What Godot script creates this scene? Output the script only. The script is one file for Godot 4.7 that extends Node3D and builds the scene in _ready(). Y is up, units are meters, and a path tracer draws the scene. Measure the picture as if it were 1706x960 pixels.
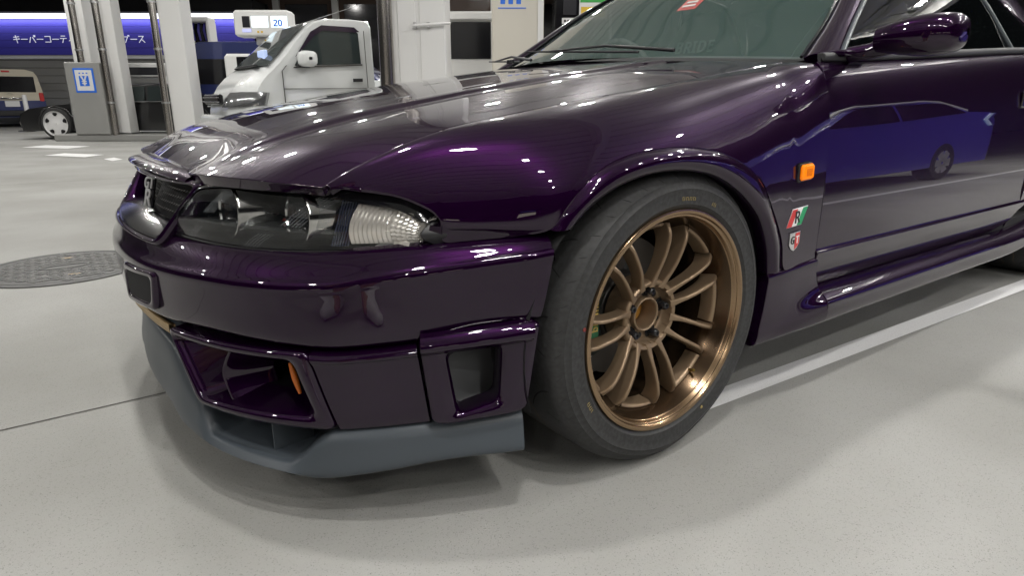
extends Node3D
# A purple sports coupe under the lamps of a filling-station canopy at night.
# Car axes: x runs from the front axle to the rear, y is up, +z is the car's left flank.

var used := {}
var M := {}
var rng := RandomNumberGenerator.new()


# ---------------------------------------------------------------- mesh helper
class Geo:
	var v := PackedVector3Array()
	var n := PackedVector3Array()
	var uv := PackedVector2Array()

	func tri(a: Vector3, b: Vector3, c: Vector3, na: Vector3, nb: Vector3, nc: Vector3, ua := Vector2.ZERO, ub := Vector2.ZERO, uc := Vector2.ZERO) -> void:
		var f := (b - a).cross(c - a)
		if f.length_squared() < 1e-16:
			return
		if f.dot(na + nb + nc) > 0.0:
			v.append(a); v.append(c); v.append(b)
			n.append(na); n.append(nc); n.append(nb)
			uv.append(ua); uv.append(uc); uv.append(ub)
		else:
			v.append(a); v.append(b); v.append(c)
			n.append(na); n.append(nb); n.append(nc)
			uv.append(ua); uv.append(ub); uv.append(uc)

	func quad(a: Vector3, b: Vector3, c: Vector3, d: Vector3, nn: Vector3) -> void:
		tri(a, b, c, nn, nn, nn, Vector2(0, 0), Vector2(1, 0), Vector2(1, 1))
		tri(a, c, d, nn, nn, nn, Vector2(0, 0), Vector2(1, 1), Vector2(0, 1))

	# smooth sheet through rows of points; ref is a point on its inner side
	func grid(P: Array, ref: Vector3, wrap := false, keep := PackedByteArray()) -> void:
		var R := P.size()
		var C: int = P[0].size()
		var N := []
		var s := 0.0
		for i in R:
			var row := PackedVector3Array()
			row.resize(C)
			N.append(row)
		for i in R - 1:
			for j in (C if wrap else C - 1):
				var k := (j + 1) % C
				var f: Vector3 = (P[i + 1][k] - P[i][j]).cross(P[i + 1][j] - P[i][k])
				N[i][j] += f; N[i][k] += f; N[i + 1][j] += f; N[i + 1][k] += f
				s += f.dot(P[i][j] - ref)
		var sg := 1.0 if s > 0.0 else -1.0
		for i in R:
			for j in C:
				N[i][j] = (N[i][j] * sg).normalized()
		for i in R - 1:
			for j in (C if wrap else C - 1):
				if keep.size() and keep[i * C + j] == 0:
					continue
				var k := (j + 1) % C
				var u0 := float(j) / (C - 1); var u1 := float(j + 1) / (C - 1)
				var w0 := float(i) / (R - 1); var w1 := float(i + 1) / (R - 1)
				tri(P[i][j], P[i][k], P[i + 1][k], N[i][j], N[i][k], N[i + 1][k], Vector2(u0, w0), Vector2(u1, w0), Vector2(u1, w1))
				tri(P[i][j], P[i + 1][k], P[i + 1][j], N[i][j], N[i + 1][k], N[i + 1][j], Vector2(u0, w0), Vector2(u1, w1), Vector2(u0, w1))
		# remember edge normals for hems
		last_n = N

	var last_n := []

	# panel: a sheet whose four edges are turned inwards by h
	func panel(P: Array, ref: Vector3, h := 0.012) -> void:
		grid(P, ref)
		var N := last_n
		var R := P.size()
		var C: int = P[0].size()
		var loop := []
		for j in C: loop.append([0, j])
		for i in range(1, R): loop.append([i, C - 1])
		for j in range(C - 2, -1, -1): loop.append([R - 1, j])
		for i in range(R - 2, -1, -1): loop.append([i, 0])
		var mid := Vector3.ZERO
		for q in loop: mid += P[q[0]][q[1]]
		mid /= loop.size()
		var rim := 0.0025
		for a in loop.size() - 1:
			var q: Array = loop[a]; var w: Array = loop[a + 1]
			var p0: Vector3 = P[q[0]][q[1]]; var p1: Vector3 = P[w[0]][w[1]]
			var n0: Vector3 = N[q[0]][q[1]]; var n1: Vector3 = N[w[0]][w[1]]
			var side := (p1 - p0).cross(n0 + n1).normalized()
			if side.dot(p0 - mid) < 0.0: side = -side
			var r0 := p0 - n0 * rim + side * rim * 0.6; var r1 := p1 - n1 * rim + side * rim * 0.6
			tri(p0, p1, r1, n0, n1, side); tri(p0, r1, r0, n0, side, side)
			var e0 := r0 - n0 * h; var e1 := r1 - n1 * h
			tri(r0, r1, e1, side, side, side); tri(r0, e1, e0, side, side, side)

	func box(c: Vector3, s: Vector3, b := 0.0, X := Basis()) -> void:
		var h := s * 0.5
		b = minf(b, minf(h.x, minf(h.y, h.z)) * 0.98)
		for ax in 3:
			for sg in [-1.0, 1.0]:
				var nn := Vector3.ZERO; nn[ax] = sg
				var u := (ax + 1) % 3; var w := (ax + 2) % 3
				var q := []
				for k in [[-1, -1], [1, -1], [1, 1], [-1, 1]]:
					var p := Vector3.ZERO
					p[ax] = sg * h[ax]; p[u] = k[0] * (h[u] - b); p[w] = k[1] * (h[w] - b)
					q.append(c + X * p)
				quad(q[0], q[1], q[2], q[3], X * nn)
		if b <= 0.0: return
		for ax in 3:
			var u := (ax + 1) % 3; var w := (ax + 2) % 3
			for su in [-1.0, 1.0]:
				for sw in [-1.0, 1.0]:
					var q := []
					for k in [[-1, 0], [1, 0], [1, 1], [-1, 1]]:
						var p := Vector3.ZERO
						p[ax] = k[0] * (h[ax] - b)
						p[u] = su * (h[u] - (0.0 if k[1] == 0 else b)); p[w] = sw * (h[w] - (b if k[1] == 0 else 0.0))
						q.append(c + X * p)
					var nu := Vector3.ZERO; nu[u] = su
					var nw := Vector3.ZERO; nw[w] = sw
					nu = X * nu; nw = X * nw
					tri(q[0], q[1], q[2], nu, nu, nw); tri(q[0], q[2], q[3], nu, nw, nw)
		for sx in [-1.0, 1.0]:
			for sy in [-1.0, 1.0]:
				for sz in [-1.0, 1.0]:
					var a := Vector3(sx * h.x, sy * (h.y - b), sz * (h.z - b))
					var d := Vector3(sx * (h.x - b), sy * h.y, sz * (h.z - b))
					var e := Vector3(sx * (h.x - b), sy * (h.y - b), sz * h.z)
					tri(c + X * a, c + X * d, c + X * e, X * Vector3(sx, 0, 0), X * Vector3(0, sy, 0), X * Vector3(0, 0, sz))

	# tube through points with a radius each
	func tube(pts: Array, rad: Array, seg := 10, caps := true) -> void:
		var rows := []
		var up := Vector3.UP
		for i in pts.size():
			var t: Vector3 = (pts[mini(i + 1, pts.size() - 1)] - pts[maxi(i - 1, 0)]).normalized()
			if absf(t.dot(up)) > 0.95: up = Vector3.RIGHT
			var a := t.cross(up).normalized()
			var b := a.cross(t).normalized()
			up = b
			var row := PackedVector3Array()
			var r: float = rad[mini(i, rad.size() - 1)]
			for k in seg:
				var g := TAU * k / seg
				row.append(pts[i] + a * cos(g) * r + b * sin(g) * r)
			rows.append(row)
		ring_rows(rows, pts)
		if caps:
			for e in [0, pts.size() - 1]:
				var t: Vector3 = (pts[e] - pts[1 if e == 0 else e - 1]).normalized()
				for k in seg:
					tri(pts[e], rows[e][k], rows[e][(k + 1) % seg], t, t, t)

	func ring_rows(rows: Array, mids: Array) -> void:
		for i in rows.size() - 1:
			var C: int = rows[i].size()
			for k in C:
				var l := (k + 1) % C
				var n0: Vector3 = (rows[i][k] - mids[i]).normalized(); var n1: Vector3 = (rows[i][l] - mids[i]).normalized()
				var n2: Vector3 = (rows[i + 1][l] - mids[i + 1]).normalized(); var n3: Vector3 = (rows[i + 1][k] - mids[i + 1]).normalized()
				tri(rows[i][k], rows[i][l], rows[i + 1][l], n0, n1, n2)
				tri(rows[i][k], rows[i + 1][l], rows[i + 1][k], n0, n2, n3)

	# lathe: profile of (radius, height along axis z of X); sharp breaks where the profile turns by more than 35 degrees
	func lathe(prof: Array, X: Transform3D, seg := 48, a0 := 0.0, a1 := TAU) -> void:
		var nn := []
		for i in prof.size() - 1:
			var d: Vector2 = (prof[i + 1] - prof[i]).normalized()
			nn.append(Vector2(d.y, -d.x))
		for i in prof.size() - 1:
			var m0: Vector2 = nn[i]; var m1: Vector2 = nn[i]
			if i > 0 and nn[i].dot(nn[i - 1]) > 0.8: m0 = (nn[i] + nn[i - 1]).normalized()
			if i < nn.size() - 1 and nn[i].dot(nn[i + 1]) > 0.8: m1 = (nn[i] + nn[i + 1]).normalized()
			for k in seg:
				var g := a0 + (a1 - a0) * k / seg; var h := a0 + (a1 - a0) * (k + 1) / seg
				var p := []; var q := []
				for w in [[i, g, m0], [i, h, m0], [i + 1, h, m1], [i + 1, g, m1]]:
					var r: float = prof[w[0]].x
					p.append(X * Vector3(r * cos(w[1]), r * sin(w[1]), prof[w[0]].y))
					q.append((X.basis * Vector3(w[2].x * cos(w[1]), w[2].x * sin(w[1]), w[2].y)).normalized())
				var u0 := float(k) / seg; var u1 := float(k + 1) / seg
				var w0 := float(i) / prof.size(); var w1 := float(i + 1) / prof.size()
				tri(p[0], p[1], p[2], q[0], q[1], q[2], Vector2(u0, w0), Vector2(u1, w0), Vector2(u1, w1))
				tri(p[0], p[2], p[3], q[0], q[2], q[3], Vector2(u0, w0), Vector2(u1, w1), Vector2(u0, w1))

	# flat polygon pushed out along z of X, with a chamfer c on the front face
	func prism(poly: PackedVector2Array, z0: float, z1: float, X: Transform3D, c := 0.0) -> void:
		var front := poly
		if c > 0.0:
			var off := Geometry2D.offset_polygon(poly, -c)
			if off.size() == 1 and off[0].size() == poly.size():
				var o: PackedVector2Array = off[0]
				# match the start of both outlines
				var best := 0
				for k in o.size():
					if o[k].distance_to(poly[0]) < o[best].distance_to(poly[0]): best = k
				var turn := PackedVector2Array()
				for k in o.size(): turn.append(o[(k + best) % o.size()])
				front = turn
			else:
				c = 0.0
		var ids := Geometry2D.triangulate_polygon(front)
		var zn := X.basis.z.normalized() * signf(z1 - z0)
		for k in range(0, ids.size(), 3):
			tri(X * Vector3(front[ids[k]].x, front[ids[k]].y, z1), X * Vector3(front[ids[k + 1]].x, front[ids[k + 1]].y, z1), X * Vector3(front[ids[k + 2]].x, front[ids[k + 2]].y, z1), zn, zn, zn, front[ids[k]], front[ids[k + 1]], front[ids[k + 2]])
		ids = Geometry2D.triangulate_polygon(poly)
		for k in range(0, ids.size(), 3):
			tri(X * Vector3(poly[ids[k]].x, poly[ids[k]].y, z0), X * Vector3(poly[ids[k + 1]].x, poly[ids[k + 1]].y, z0), X * Vector3(poly[ids[k + 2]].x, poly[ids[k + 2]].y, z0), -zn, -zn, -zn)
		var area := 0.0
		for k in poly.size():
			area += poly[k].cross(poly[(k + 1) % poly.size()])
		var zc := z1 - c * signf(z1 - z0)
		for k in poly.size():
			var l := (k + 1) % poly.size()
			var d := (poly[l] - poly[k]).normalized()
			var o := Vector2(d.y, -d.x) * signf(area)
			var nn := (X.basis * Vector3(o.x, o.y, 0)).normalized()
			var a := X * Vector3(poly[k].x, poly[k].y, z0); var b := X * Vector3(poly[l].x, poly[l].y, z0)
			var e := X * Vector3(poly[l].x, poly[l].y, zc); var f := X * Vector3(poly[k].x, poly[k].y, zc)
			quad(a, b, e, f, nn)
			if c > 0.0:
				quad(f, e, X * Vector3(front[l].x, front[l].y, z1), X * Vector3(front[k].x, front[k].y, z1), (nn + zn).normalized())

	func mirrored() -> Geo:
		var g := Geo.new()
		for i in range(0, v.size(), 3):
			for k in [0, 2, 1]:
				var p := v[i + k]; var m := n[i + k]
				g.v.append(Vector3(p.x, p.y, -p.z)); g.n.append(Vector3(m.x, m.y, -m.z)); g.uv.append(uv[i + k])
		return g

	func moved(X: Transform3D) -> Geo:
		var g := Geo.new()
		for i in v.size():
			g.v.append(X * v[i]); g.n.append((X.basis * n[i]).normalized()); g.uv.append(uv[i])
		return g

	func add(o: Geo) -> void:
		v.append_array(o.v); n.append_array(o.n); uv.append_array(o.uv)

	func mesh() -> ArrayMesh:
		var a := []
		a.resize(Mesh.ARRAY_MAX)
		a[Mesh.ARRAY_VERTEX] = v; a[Mesh.ARRAY_NORMAL] = n; a[Mesh.ARRAY_TEX_UV] = uv
		var m := ArrayMesh.new()
		m.add_surface_from_arrays(Mesh.PRIMITIVE_TRIANGLES, a)
		return m


# ---------------------------------------------------------------- nodes, names, labels
func numbered(called: String) -> String:
	used[called] = used.get(called, -1) + 1
	return called if used[called] == 0 else "%s_%03d" % [called, used[called]]

func thing(called: String, label: String, category: String, group := "", at := Vector3.ZERO, turn := 0.0) -> Node3D:
	var o := Node3D.new()
	o.name = numbered(called)
	add_child(o)
	o.position = at; o.rotation.y = turn
	return tag(o, label, category, group)

func tag(o: Node3D, label: String, category: String, group := "") -> Node3D:
	o.set_meta("label", label); o.set_meta("category", category)
	if group: o.set_meta("group", group)
	return o

func obj(called: String, g: Geo, m: Material, parent: Node = null) -> MeshInstance3D:
	var o := MeshInstance3D.new()
	o.mesh = g.mesh()
	o.material_override = m
	if parent == null:
		o.name = numbered(called)
		add_child(o)
	else:
		o.name = called
		parent.add_child(o, true)
	return o

func struct(called: String, g: Geo, m: Material) -> MeshInstance3D:
	var o := obj(called, g, m)
	o.set_meta("kind", "structure")
	return o

func text(called: String, s: String, h: float, m: Material, parent: Node, X: Transform3D, depth := 0.001, bold := true) -> MeshInstance3D:
	var f := SystemFont.new()
	f.font_names = PackedStringArray(["Droid Sans"])
	f.font_weight = 700 if bold else 400
	var t := TextMesh.new()
	t.text = s; t.font = f; t.font_size = 64; t.pixel_size = h / 46.0; t.depth = depth; t.curve_step = 2.0
	var o := MeshInstance3D.new()
	o.mesh = t; o.material_override = m; o.name = called
	parent.add_child(o, true)
	o.transform = X
	return o

func lin(r: float, g: float, b: float, a := 1.0) -> Color:
	var c := Color(r, g, b).linear_to_srgb()
	c.a = a
	return c

func mat(called: String, c: Color, rough := 0.6, metal := 0.0, spec := 0.5) -> StandardMaterial3D:
	var m := StandardMaterial3D.new()
	m.resource_name = called
	m.albedo_color = c; m.roughness = rough; m.metallic = metal; m.metallic_specular = spec
	M[called] = m
	return m

func glow(called: String, c: Color, e: float) -> StandardMaterial3D:
	var m := mat(called, Color(0.9, 0.9, 0.9), 0.4)
	m.emission_enabled = true; m.emission = c; m.emission_energy_multiplier = e
	return m

func pane(called: String, c: Color, a: float, rough := 0.02) -> StandardMaterial3D:
	var m := mat(called, Color(c.r, c.g, c.b, a), rough)
	m.transparency = BaseMaterial3D.TRANSPARENCY_ALPHA
	return m


# ---------------------------------------------------------------- splines
func cr(P: Array, per: int) -> PackedVector3Array:
	var out := PackedVector3Array()
	var c := P.size()
	if c == 2:
		for k in per + 1: out.append(P[0].lerp(P[1], float(k) / per))
		return out
	for i in c - 1:
		var p1: Vector3 = P[i]; var p2: Vector3 = P[i + 1]
		var p0: Vector3 = P[i - 1] if i > 0 else p1 * 2.0 - p2
		var p3: Vector3 = P[i + 2] if i < c - 2 else p2 * 2.0 - p1
		var t0 := 0.0
		var t1 := maxf(sqrt(p0.distance_to(p1)), 1e-4)
		var t2 := t1 + maxf(sqrt(p1.distance_to(p2)), 1e-4)
		var t3 := t2 + maxf(sqrt(p2.distance_to(p3)), 1e-4)
		for k in per:
			var t := lerpf(t1, t2, float(k) / per)
			var a1 := p0 * ((t1 - t) / (t1 - t0)) + p1 * ((t - t0) / (t1 - t0))
			var a2 := p1 * ((t2 - t) / (t2 - t1)) + p2 * ((t - t1) / (t2 - t1))
			var a3 := p2 * ((t3 - t) / (t3 - t2)) + p3 * ((t - t2) / (t3 - t2))
			var b1 := a1 * ((t2 - t) / (t2 - t0)) + a2 * ((t - t0) / (t2 - t0))
			var b2 := a2 * ((t3 - t) / (t3 - t1)) + a3 * ((t - t1) / (t3 - t1))
			out.append(b1 * ((t2 - t) / (t2 - t1)) + b2 * ((t - t1) / (t2 - t1)))
	out.append(P[c - 1])
	return out

# sheet through a net of control points: rows of equal length
func surf(net: Array, pr: int, pc: int) -> Array:
	var wide := []
	for r in net: wide.append(cr(r, pc))
	var out := []
	var rows := (net.size() - 1) * pr + 1
	for i in rows:
		var row := PackedVector3Array()
		row.resize(wide[0].size())
		out.append(row)
	for j in wide[0].size():
		var col := []
		for i in net.size(): col.append(wide[i][j])
		var c := cr(col, pr)
		for i in rows: out[i][j] = c[i]
	return out

func tab(T: Array, x: float) -> float:   # T: pairs x, y in order; smooth in between
	var c := T.size() / 2
	if x <= T[0]: return T[1]
	for i in range(1, c):
		if x <= T[2 * i]:
			var x0: float = T[2 * i - 2]; var x1: float = T[2 * i]; var y0: float = T[2 * i - 1]; var y1: float = T[2 * i + 1]
			var s := (y1 - y0) / (x1 - x0)
			var m0 := s; var m1 := s
			if i > 1: m0 = (y1 - T[2 * i - 3]) / (x1 - T[2 * i - 4])
			if i < c - 1: m1 = (T[2 * i + 3] - y0) / (T[2 * i + 2] - x0)
			return hermite(y0, y1, m0 * (x1 - x0), m1 * (x1 - x0), (x - x0) / (x1 - x0))
	return T[T.size() - 1]

func hermite(a: float, b: float, ma: float, mb: float, t: float) -> float:
	var t2 := t * t; var t3 := t2 * t
	return a * (2 * t3 - 3 * t2 + 1) + ma * (t3 - 2 * t2 + t) + b * (-2 * t3 + 3 * t2) + mb * (t3 - t2)


# ---------------------------------------------------------------- the scene
func _ready() -> void:
	rng.seed = 7
	# camera
	var cam := Camera3D.new()
	cam.name = "camera"
	add_child(cam)
	var eye := Vector3(-1.033, 0.78, 1.698)
	var yaw := deg_to_rad(54.0); var pitch := deg_to_rad(16.3)
	cam.look_at_from_position(eye, eye + Vector3(cos(yaw) * cos(pitch), -sin(pitch), -sin(yaw) * cos(pitch)), Vector3.UP)
	cam.fov = rad_to_deg(2.0 * atan(480.0 / 1065.0))
	cam.near = 0.05; cam.far = 400.0
	cam.current = true
	# night sky, and the exposure
	var we := WorldEnvironment.new()
	we.name = "world_environment"
	var env := Environment.new()
	env.background_mode = Environment.BG_SKY
	var sm := ProceduralSkyMaterial.new()
	sm.sky_top_color = Color(0.07, 0.07, 0.08); sm.sky_horizon_color = Color(0.12, 0.115, 0.115); sm.sky_curve = 0.12
	sm.ground_bottom_color = Color(0.01, 0.01, 0.01); sm.ground_horizon_color = Color(0.03, 0.03, 0.03)
	var sky := Sky.new(); sky.sky_material = sm
	env.sky = sky
	env.background_energy_multiplier = 0.6
	env.tonemap_mode = Environment.TONE_MAPPER_LINEAR
	env.tonemap_exposure = 1.0
	env.sdfgi_enabled = true; env.ssao_enabled = true; env.ssil_enabled = true
	we.environment = env
	add_child(we)
	materials()
	canopy()
	ground()
	backdrop()
	car()


func canopy() -> void:
	var g := Geo.new()
	var x0 := -13.0; var x1 := 9.6; var z0 := -22.0; var z1 := 13.5
	# deck of folded sheet: ribs run along x
	var z := z0
	var p := 0.62
	while z < z1:
		var a := Vector3(0, 4.78, 0)
		var prof := [[0.0, 0.13], [0.085, 0.13], [0.10, 0.0], [0.605, 0.0], [0.62, 0.13]]
		for k in 4:
			var za: float = z + prof[k][0]; var zb: float = z + prof[k + 1][0]
			var ya: float = 4.78 + prof[k][1]; var yb: float = 4.78 + prof[k + 1][1]
			var nn := Vector3(0, -(zb - za), (yb - ya)).normalized()
			g.quad(Vector3(x0, ya, za), Vector3(x1, ya, za), Vector3(x1, yb, zb), Vector3(x0, yb, zb), nn)
		z += p
	g.box(Vector3((x0 + x1) / 2, 4.98, (z0 + z1) / 2), Vector3(x1 - x0, 0.1, z1 - z0))
	var deck := struct("canopy_ceiling", g, M.deck)
	tag(deck, "pale ribbed sheet-metal ceiling of the canopy over the whole forecourt", "canopy")
	# steel beams under the deck
	for bx in [-12.2, -9.2, -3.6, 2.1, 7.4, 9.4]:
		var b := Geo.new()
		b.box(Vector3(bx, 4.58, (z0 + z1) / 2), Vector3(0.02, 0.36, z1 - z0 - 0.3))
		b.box(Vector3(bx, 4.41, (z0 + z1) / 2), Vector3(0.22, 0.02, z1 - z0 - 0.3))
		b.box(Vector3(bx, 4.765, (z0 + z1) / 2), Vector3(0.22, 0.016, z1 - z0 - 0.3))
		struct("canopy_beam", b, M.beam_paint)
	for bz in [-21.7, -16.3, -11.3, -4.3, 2.7, 9.2, 13.2]:
		var b := Geo.new()
		b.box(Vector3((x0 + x1) / 2, 4.66, bz), Vector3(x1 - x0 - 0.3, 0.2, 0.02))
		b.box(Vector3((x0 + x1) / 2, 4.55, bz), Vector3(x1 - x0 - 0.3, 0.016, 0.14))
		struct("canopy_purlin", b, M.beam_paint)
	# the lamps
	for lx in [-6.4, -0.75, 4.9, 8.9]:
		for lz in [-18.0, -14.2, -10.6, -7.4, -4.7, -0.4, 1.9, 3.6, 5.5, 7.6, 9.8]:
			lamp(Vector3(lx, 4.70, lz))


func lamp(at: Vector3) -> void:
	var t := thing("ceiling_lamp", "square white lamp set under the ribbed canopy ceiling", "lamp", "lamps under the canopy ceiling", at)
	var h := Geo.new()
	h.box(Vector3(0, 0.05, 0), Vector3(0.28, 0.07, 0.28), 0.012)
	obj("housing", h, M.white_enamel, t)
	var d := Geo.new()
	d.box(Vector3(0, 0.012, 0), Vector3(0.20, 0.008, 0.20), 0.002)
	obj("lamp_panel", d, M.lamp_face, t)
	var l := AreaLight3D.new()
	l.name = "lamp_light"
	l.area_size = Vector2(0.20, 0.20)
	l.light_color = Color(1.0, 0.99, 0.972)
	l.light_energy = 7.3
	l.area_range = 40.0; l.area_attenuation = 2.0
	l.shadow_enabled = true
	t.add_child(l, true)
	l.position = Vector3(0, 0.004, 0)
	l.rotation.x = -PI / 2


func ground() -> void:
	var g := Geo.new()
	g.quad(Vector3(-150, 0, -150), Vector3(150, 0, -150), Vector3(150, 0, 150), Vector3(-150, 0, 150), Vector3.UP)
	struct("ground", g, M.concrete)
	# sawn joint
	var j := Geo.new()
	j.quad(Vector3(-30, 0.002, -0.189), Vector3(0.2, 0.002, -0.186), Vector3(0.2, 0.002, -0.181), Vector3(-30, 0.002, -0.184), Vector3.UP)
	struct("ground_joint", j, M.joint)
	# white bay line beside the car
	var w := Geo.new()
	w.quad(Vector3(0.0, 0.004, 0.760), Vector3(6.0, 0.004, 1.025), Vector3(6.0, 0.004, 0.955), Vector3(0.0, 0.004, 0.690), Vector3.UP)
	struct("line_marking", w, M.road_paint)


func speckle() -> Image:
	var s := 1024
	var im := Image.create(s, s, true, Image.FORMAT_RGB8)
	var nz := FastNoiseLite.new(); nz.seed = 3; nz.frequency = 0.35; nz.noise_type = FastNoiseLite.TYPE_SIMPLEX
	var nb := FastNoiseLite.new(); nb.seed = 5; nb.frequency = 0.012; nb.fractal_octaves = 4
	for y in s:
		for x in s:
			var a := 0.955 + 0.055 * nz.get_noise_2d(x, y) + 0.04 * rng.randf()
			im.set_pixel(x, y, Color(a, a, a))
	# pits and dark grains
	for k in 15000:
		var px := rng.randi_range(0, s - 1); var py := rng.randi_range(0, s - 1)
		var r := 1 if rng.randf() < 0.86 else 2
		var d := rng.randf_range(0.62, 0.93)
		for q in rng.randi_range(1, 4):
			var xx := posmod(px + rng.randi_range(-r, r + 1), s); var yy := posmod(py + rng.randi_range(-r, r), s)
			var c := im.get_pixel(xx, yy) * d
			im.set_pixel(xx, yy, c)
	return im


func materials() -> void:
	var img := speckle()
	var co := mat("concrete", lin(0.385, 0.385, 0.372), 0.78, 0.0, 0.35)
	var tex := ImageTexture.create_from_image(img)
	co.albedo_texture = tex
	co.uv1_triplanar = true; co.uv1_world_triplanar = true; co.uv1_scale = Vector3(1.35, 1.35, 1.35)
	co.heightmap_enabled = true; co.heightmap_texture = tex; co.heightmap_scale = 0.12
	var nt := NoiseTexture2D.new(); nt.width = 512; nt.height = 512; nt.seamless = true
	var fn := FastNoiseLite.new(); fn.seed = 11; fn.frequency = 0.008; fn.fractal_octaves = 6
	nt.noise = fn
	var gr := Gradient.new(); gr.set_color(0, Color(0.84, 0.837, 0.825)); gr.set_color(1, Color(1, 1, 1)); nt.color_ramp = gr
	co.detail_enabled = true; co.detail_blend_mode = BaseMaterial3D.BLEND_MODE_MUL; co.detail_albedo = nt
	co.detail_uv_layer = BaseMaterial3D.DETAIL_UV_2; co.uv2_triplanar = true; co.uv2_world_triplanar = true; co.uv2_scale = Vector3(0.16, 0.16, 0.16)
	mat("joint", lin(0.06, 0.055, 0.05), 0.9)
	var rp := mat("road_paint", lin(0.80, 0.80, 0.80), 0.6)
	rp.albedo_texture = tex; rp.uv1_triplanar = true; rp.uv1_world_triplanar = true; rp.uv1_scale = Vector3(1.7, 1.7, 1.7)
	mat("deck", lin(0.70, 0.695, 0.67), 0.5, 0.0)
	mat("beam_paint", lin(0.72, 0.72, 0.70), 0.4)
	mat("white_enamel", lin(0.75, 0.75, 0.74), 0.35)
	glow("lamp_face", Color(1.0, 0.985, 0.955), 24.0)
	# the car
	var pt := mat("paint", lin(0.0110, 0.0011, 0.0160), 0.30, 0.52, 0.0)
	pt.clearcoat_enabled = true; pt.clearcoat = 1.0; pt.clearcoat_roughness = 0.004
	mat("black_trim", lin(0.012, 0.012, 0.014), 0.45)
	mat("black_gloss", lin(0.008, 0.008, 0.010), 0.12)
	mat("rubber_seal", lin(0.02, 0.02, 0.022), 0.6)
	mat("void_black", lin(0.006, 0.006, 0.007), 0.9)
	mat("lip_grey", lin(0.050, 0.060, 0.071), 0.42, 0.0, 0.45)
	mat("chrome", lin(0.75, 0.75, 0.76), 0.09, 1.0)
	mat("satin_silver", lin(0.5, 0.5, 0.51), 0.3, 1.0)
	mat("tan_edge", lin(0.34, 0.24, 0.12), 0.5)
	var rb := mat("rubber", lin(0.048, 0.049, 0.050), 0.6, 0.0, 0.4)
	var rt := NoiseTexture2D.new(); rt.width = 512; rt.height = 512; rt.seamless = true
	var rn := FastNoiseLite.new(); rn.seed = 21; rn.frequency = 0.03; rn.fractal_octaves = 5
	rt.noise = rn
	var rg := Gradient.new(); rg.set_color(0, Color(0.68, 0.67, 0.66)); rg.set_color(1, Color(1, 1, 1)); rt.color_ramp = rg
	rb.albedo_texture = rt; rb.uv1_triplanar = true; rb.uv1_scale = Vector3(5, 5, 5)
	var br := mat("bronze", lin(0.26, 0.185, 0.118), 0.40, 0.62)
	br.clearcoat_enabled = false
	var bp := mat("bronze_polished", lin(0.31, 0.215, 0.132), 0.22, 0.95)
	mat("iron", lin(0.10, 0.095, 0.09), 0.45, 0.8)
	mat("dark_iron", lin(0.03, 0.03, 0.03), 0.6, 0.3)
	mat("brass", lin(0.55, 0.38, 0.08), 0.25, 1.0)
	mat("caliper_black", lin(0.012, 0.02, 0.02), 0.3)
	mat("caliper_green", lin(0.01, 0.16, 0.06), 0.35)
	mat("gold_print", lin(0.55, 0.38, 0.10), 0.4)
	mat("cap_orange", lin(0.42, 0.2, 0.03), 0.4)
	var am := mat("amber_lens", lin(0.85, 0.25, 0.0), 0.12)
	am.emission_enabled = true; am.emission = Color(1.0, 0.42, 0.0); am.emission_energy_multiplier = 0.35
	mat("badge_red", lin(0.55, 0.03, 0.03), 0.3)
	mat("badge_white", lin(0.75, 0.75, 0.75), 0.3)
	mat("badge_green", lin(0.0, 0.28, 0.1), 0.3)
	pane("lens_clear", Color(0.3, 0.33, 0.36), 0.03)
	pane("screen_glass", Color(0.52, 0.66, 0.63), 0.13)
	pane("side_glass", Color(0.02, 0.03, 0.03), 0.86)
	mat("bowl", lin(0.45, 0.45, 0.44), 0.12, 1.0)
	mat("shelf", lin(0.20, 0.21, 0.21), 0.14, 0.75)
	mat("strip_glass", lin(0.03, 0.035, 0.06), 0.08)
	mat("signal_clear", lin(0.60, 0.58, 0.54), 0.2, 0.45)
	mat("amber_dull", lin(0.5, 0.12, 0.01), 0.25)
	mat("plastic_grey", lin(0.07, 0.072, 0.075), 0.55)
	mat("plastic_blue", lin(0.17, 0.20, 0.23), 0.45)
	mat("chrome_dark", lin(0.25, 0.25, 0.26), 0.12, 1.0)
	mat("seal_grey", lin(0.06, 0.07, 0.08), 0.3)
	mat("cabin_black", lin(0.015, 0.016, 0.017), 0.7)
	mat("seat_print", lin(0.09, 0.095, 0.095), 0.6)
	mat("liner", lin(0.012, 0.012, 0.013), 0.75)
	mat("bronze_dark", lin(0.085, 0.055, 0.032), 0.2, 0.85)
	mat("nut_black", lin(0.012, 0.012, 0.014), 0.22)
	mat("scuff", lin(0.09, 0.07, 0.05), 0.8)
	# the forecourt
	mat("stainless", lin(0.36, 0.34, 0.32), 0.22, 1.0)
	mat("island_grey", lin(0.26, 0.26, 0.25), 0.8)
	mat("box_grey", lin(0.28, 0.28, 0.27), 0.5)
	mat("sign_blue", lin(0.02, 0.16, 0.75), 0.4)
	glow("sign_sky", Color(0.10, 0.52, 0.92), 0.55)
	mat("wall_grey", lin(0.34, 0.34, 0.33), 0.7)
	mat("fascia", lin(0.065, 0.055, 0.42), 0.5)
	glow("strip_face", Color(0.95, 0.96, 1.0), 1.6)
	glow("sign_white", Color(0.9, 0.9, 1.0), 0.35)
	mat("brown_wall", lin(0.035, 0.020, 0.013), 0.8)
	mat("brown_glass", lin(0.03, 0.017, 0.012), 0.15)
	glow("screen_lit", Color(0.85, 0.95, 1.0), 1.1)
	mat("screen_dark", lin(0.02, 0.02, 0.025), 0.2)
	glow("screen_blue", Color(0.25, 0.4, 1.0), 0.5)
	mat("panel_blue", lin(0.03, 0.05, 0.60), 0.4)
	mat("panel_violet", lin(0.05, 0.04, 0.30), 0.35)
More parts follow.
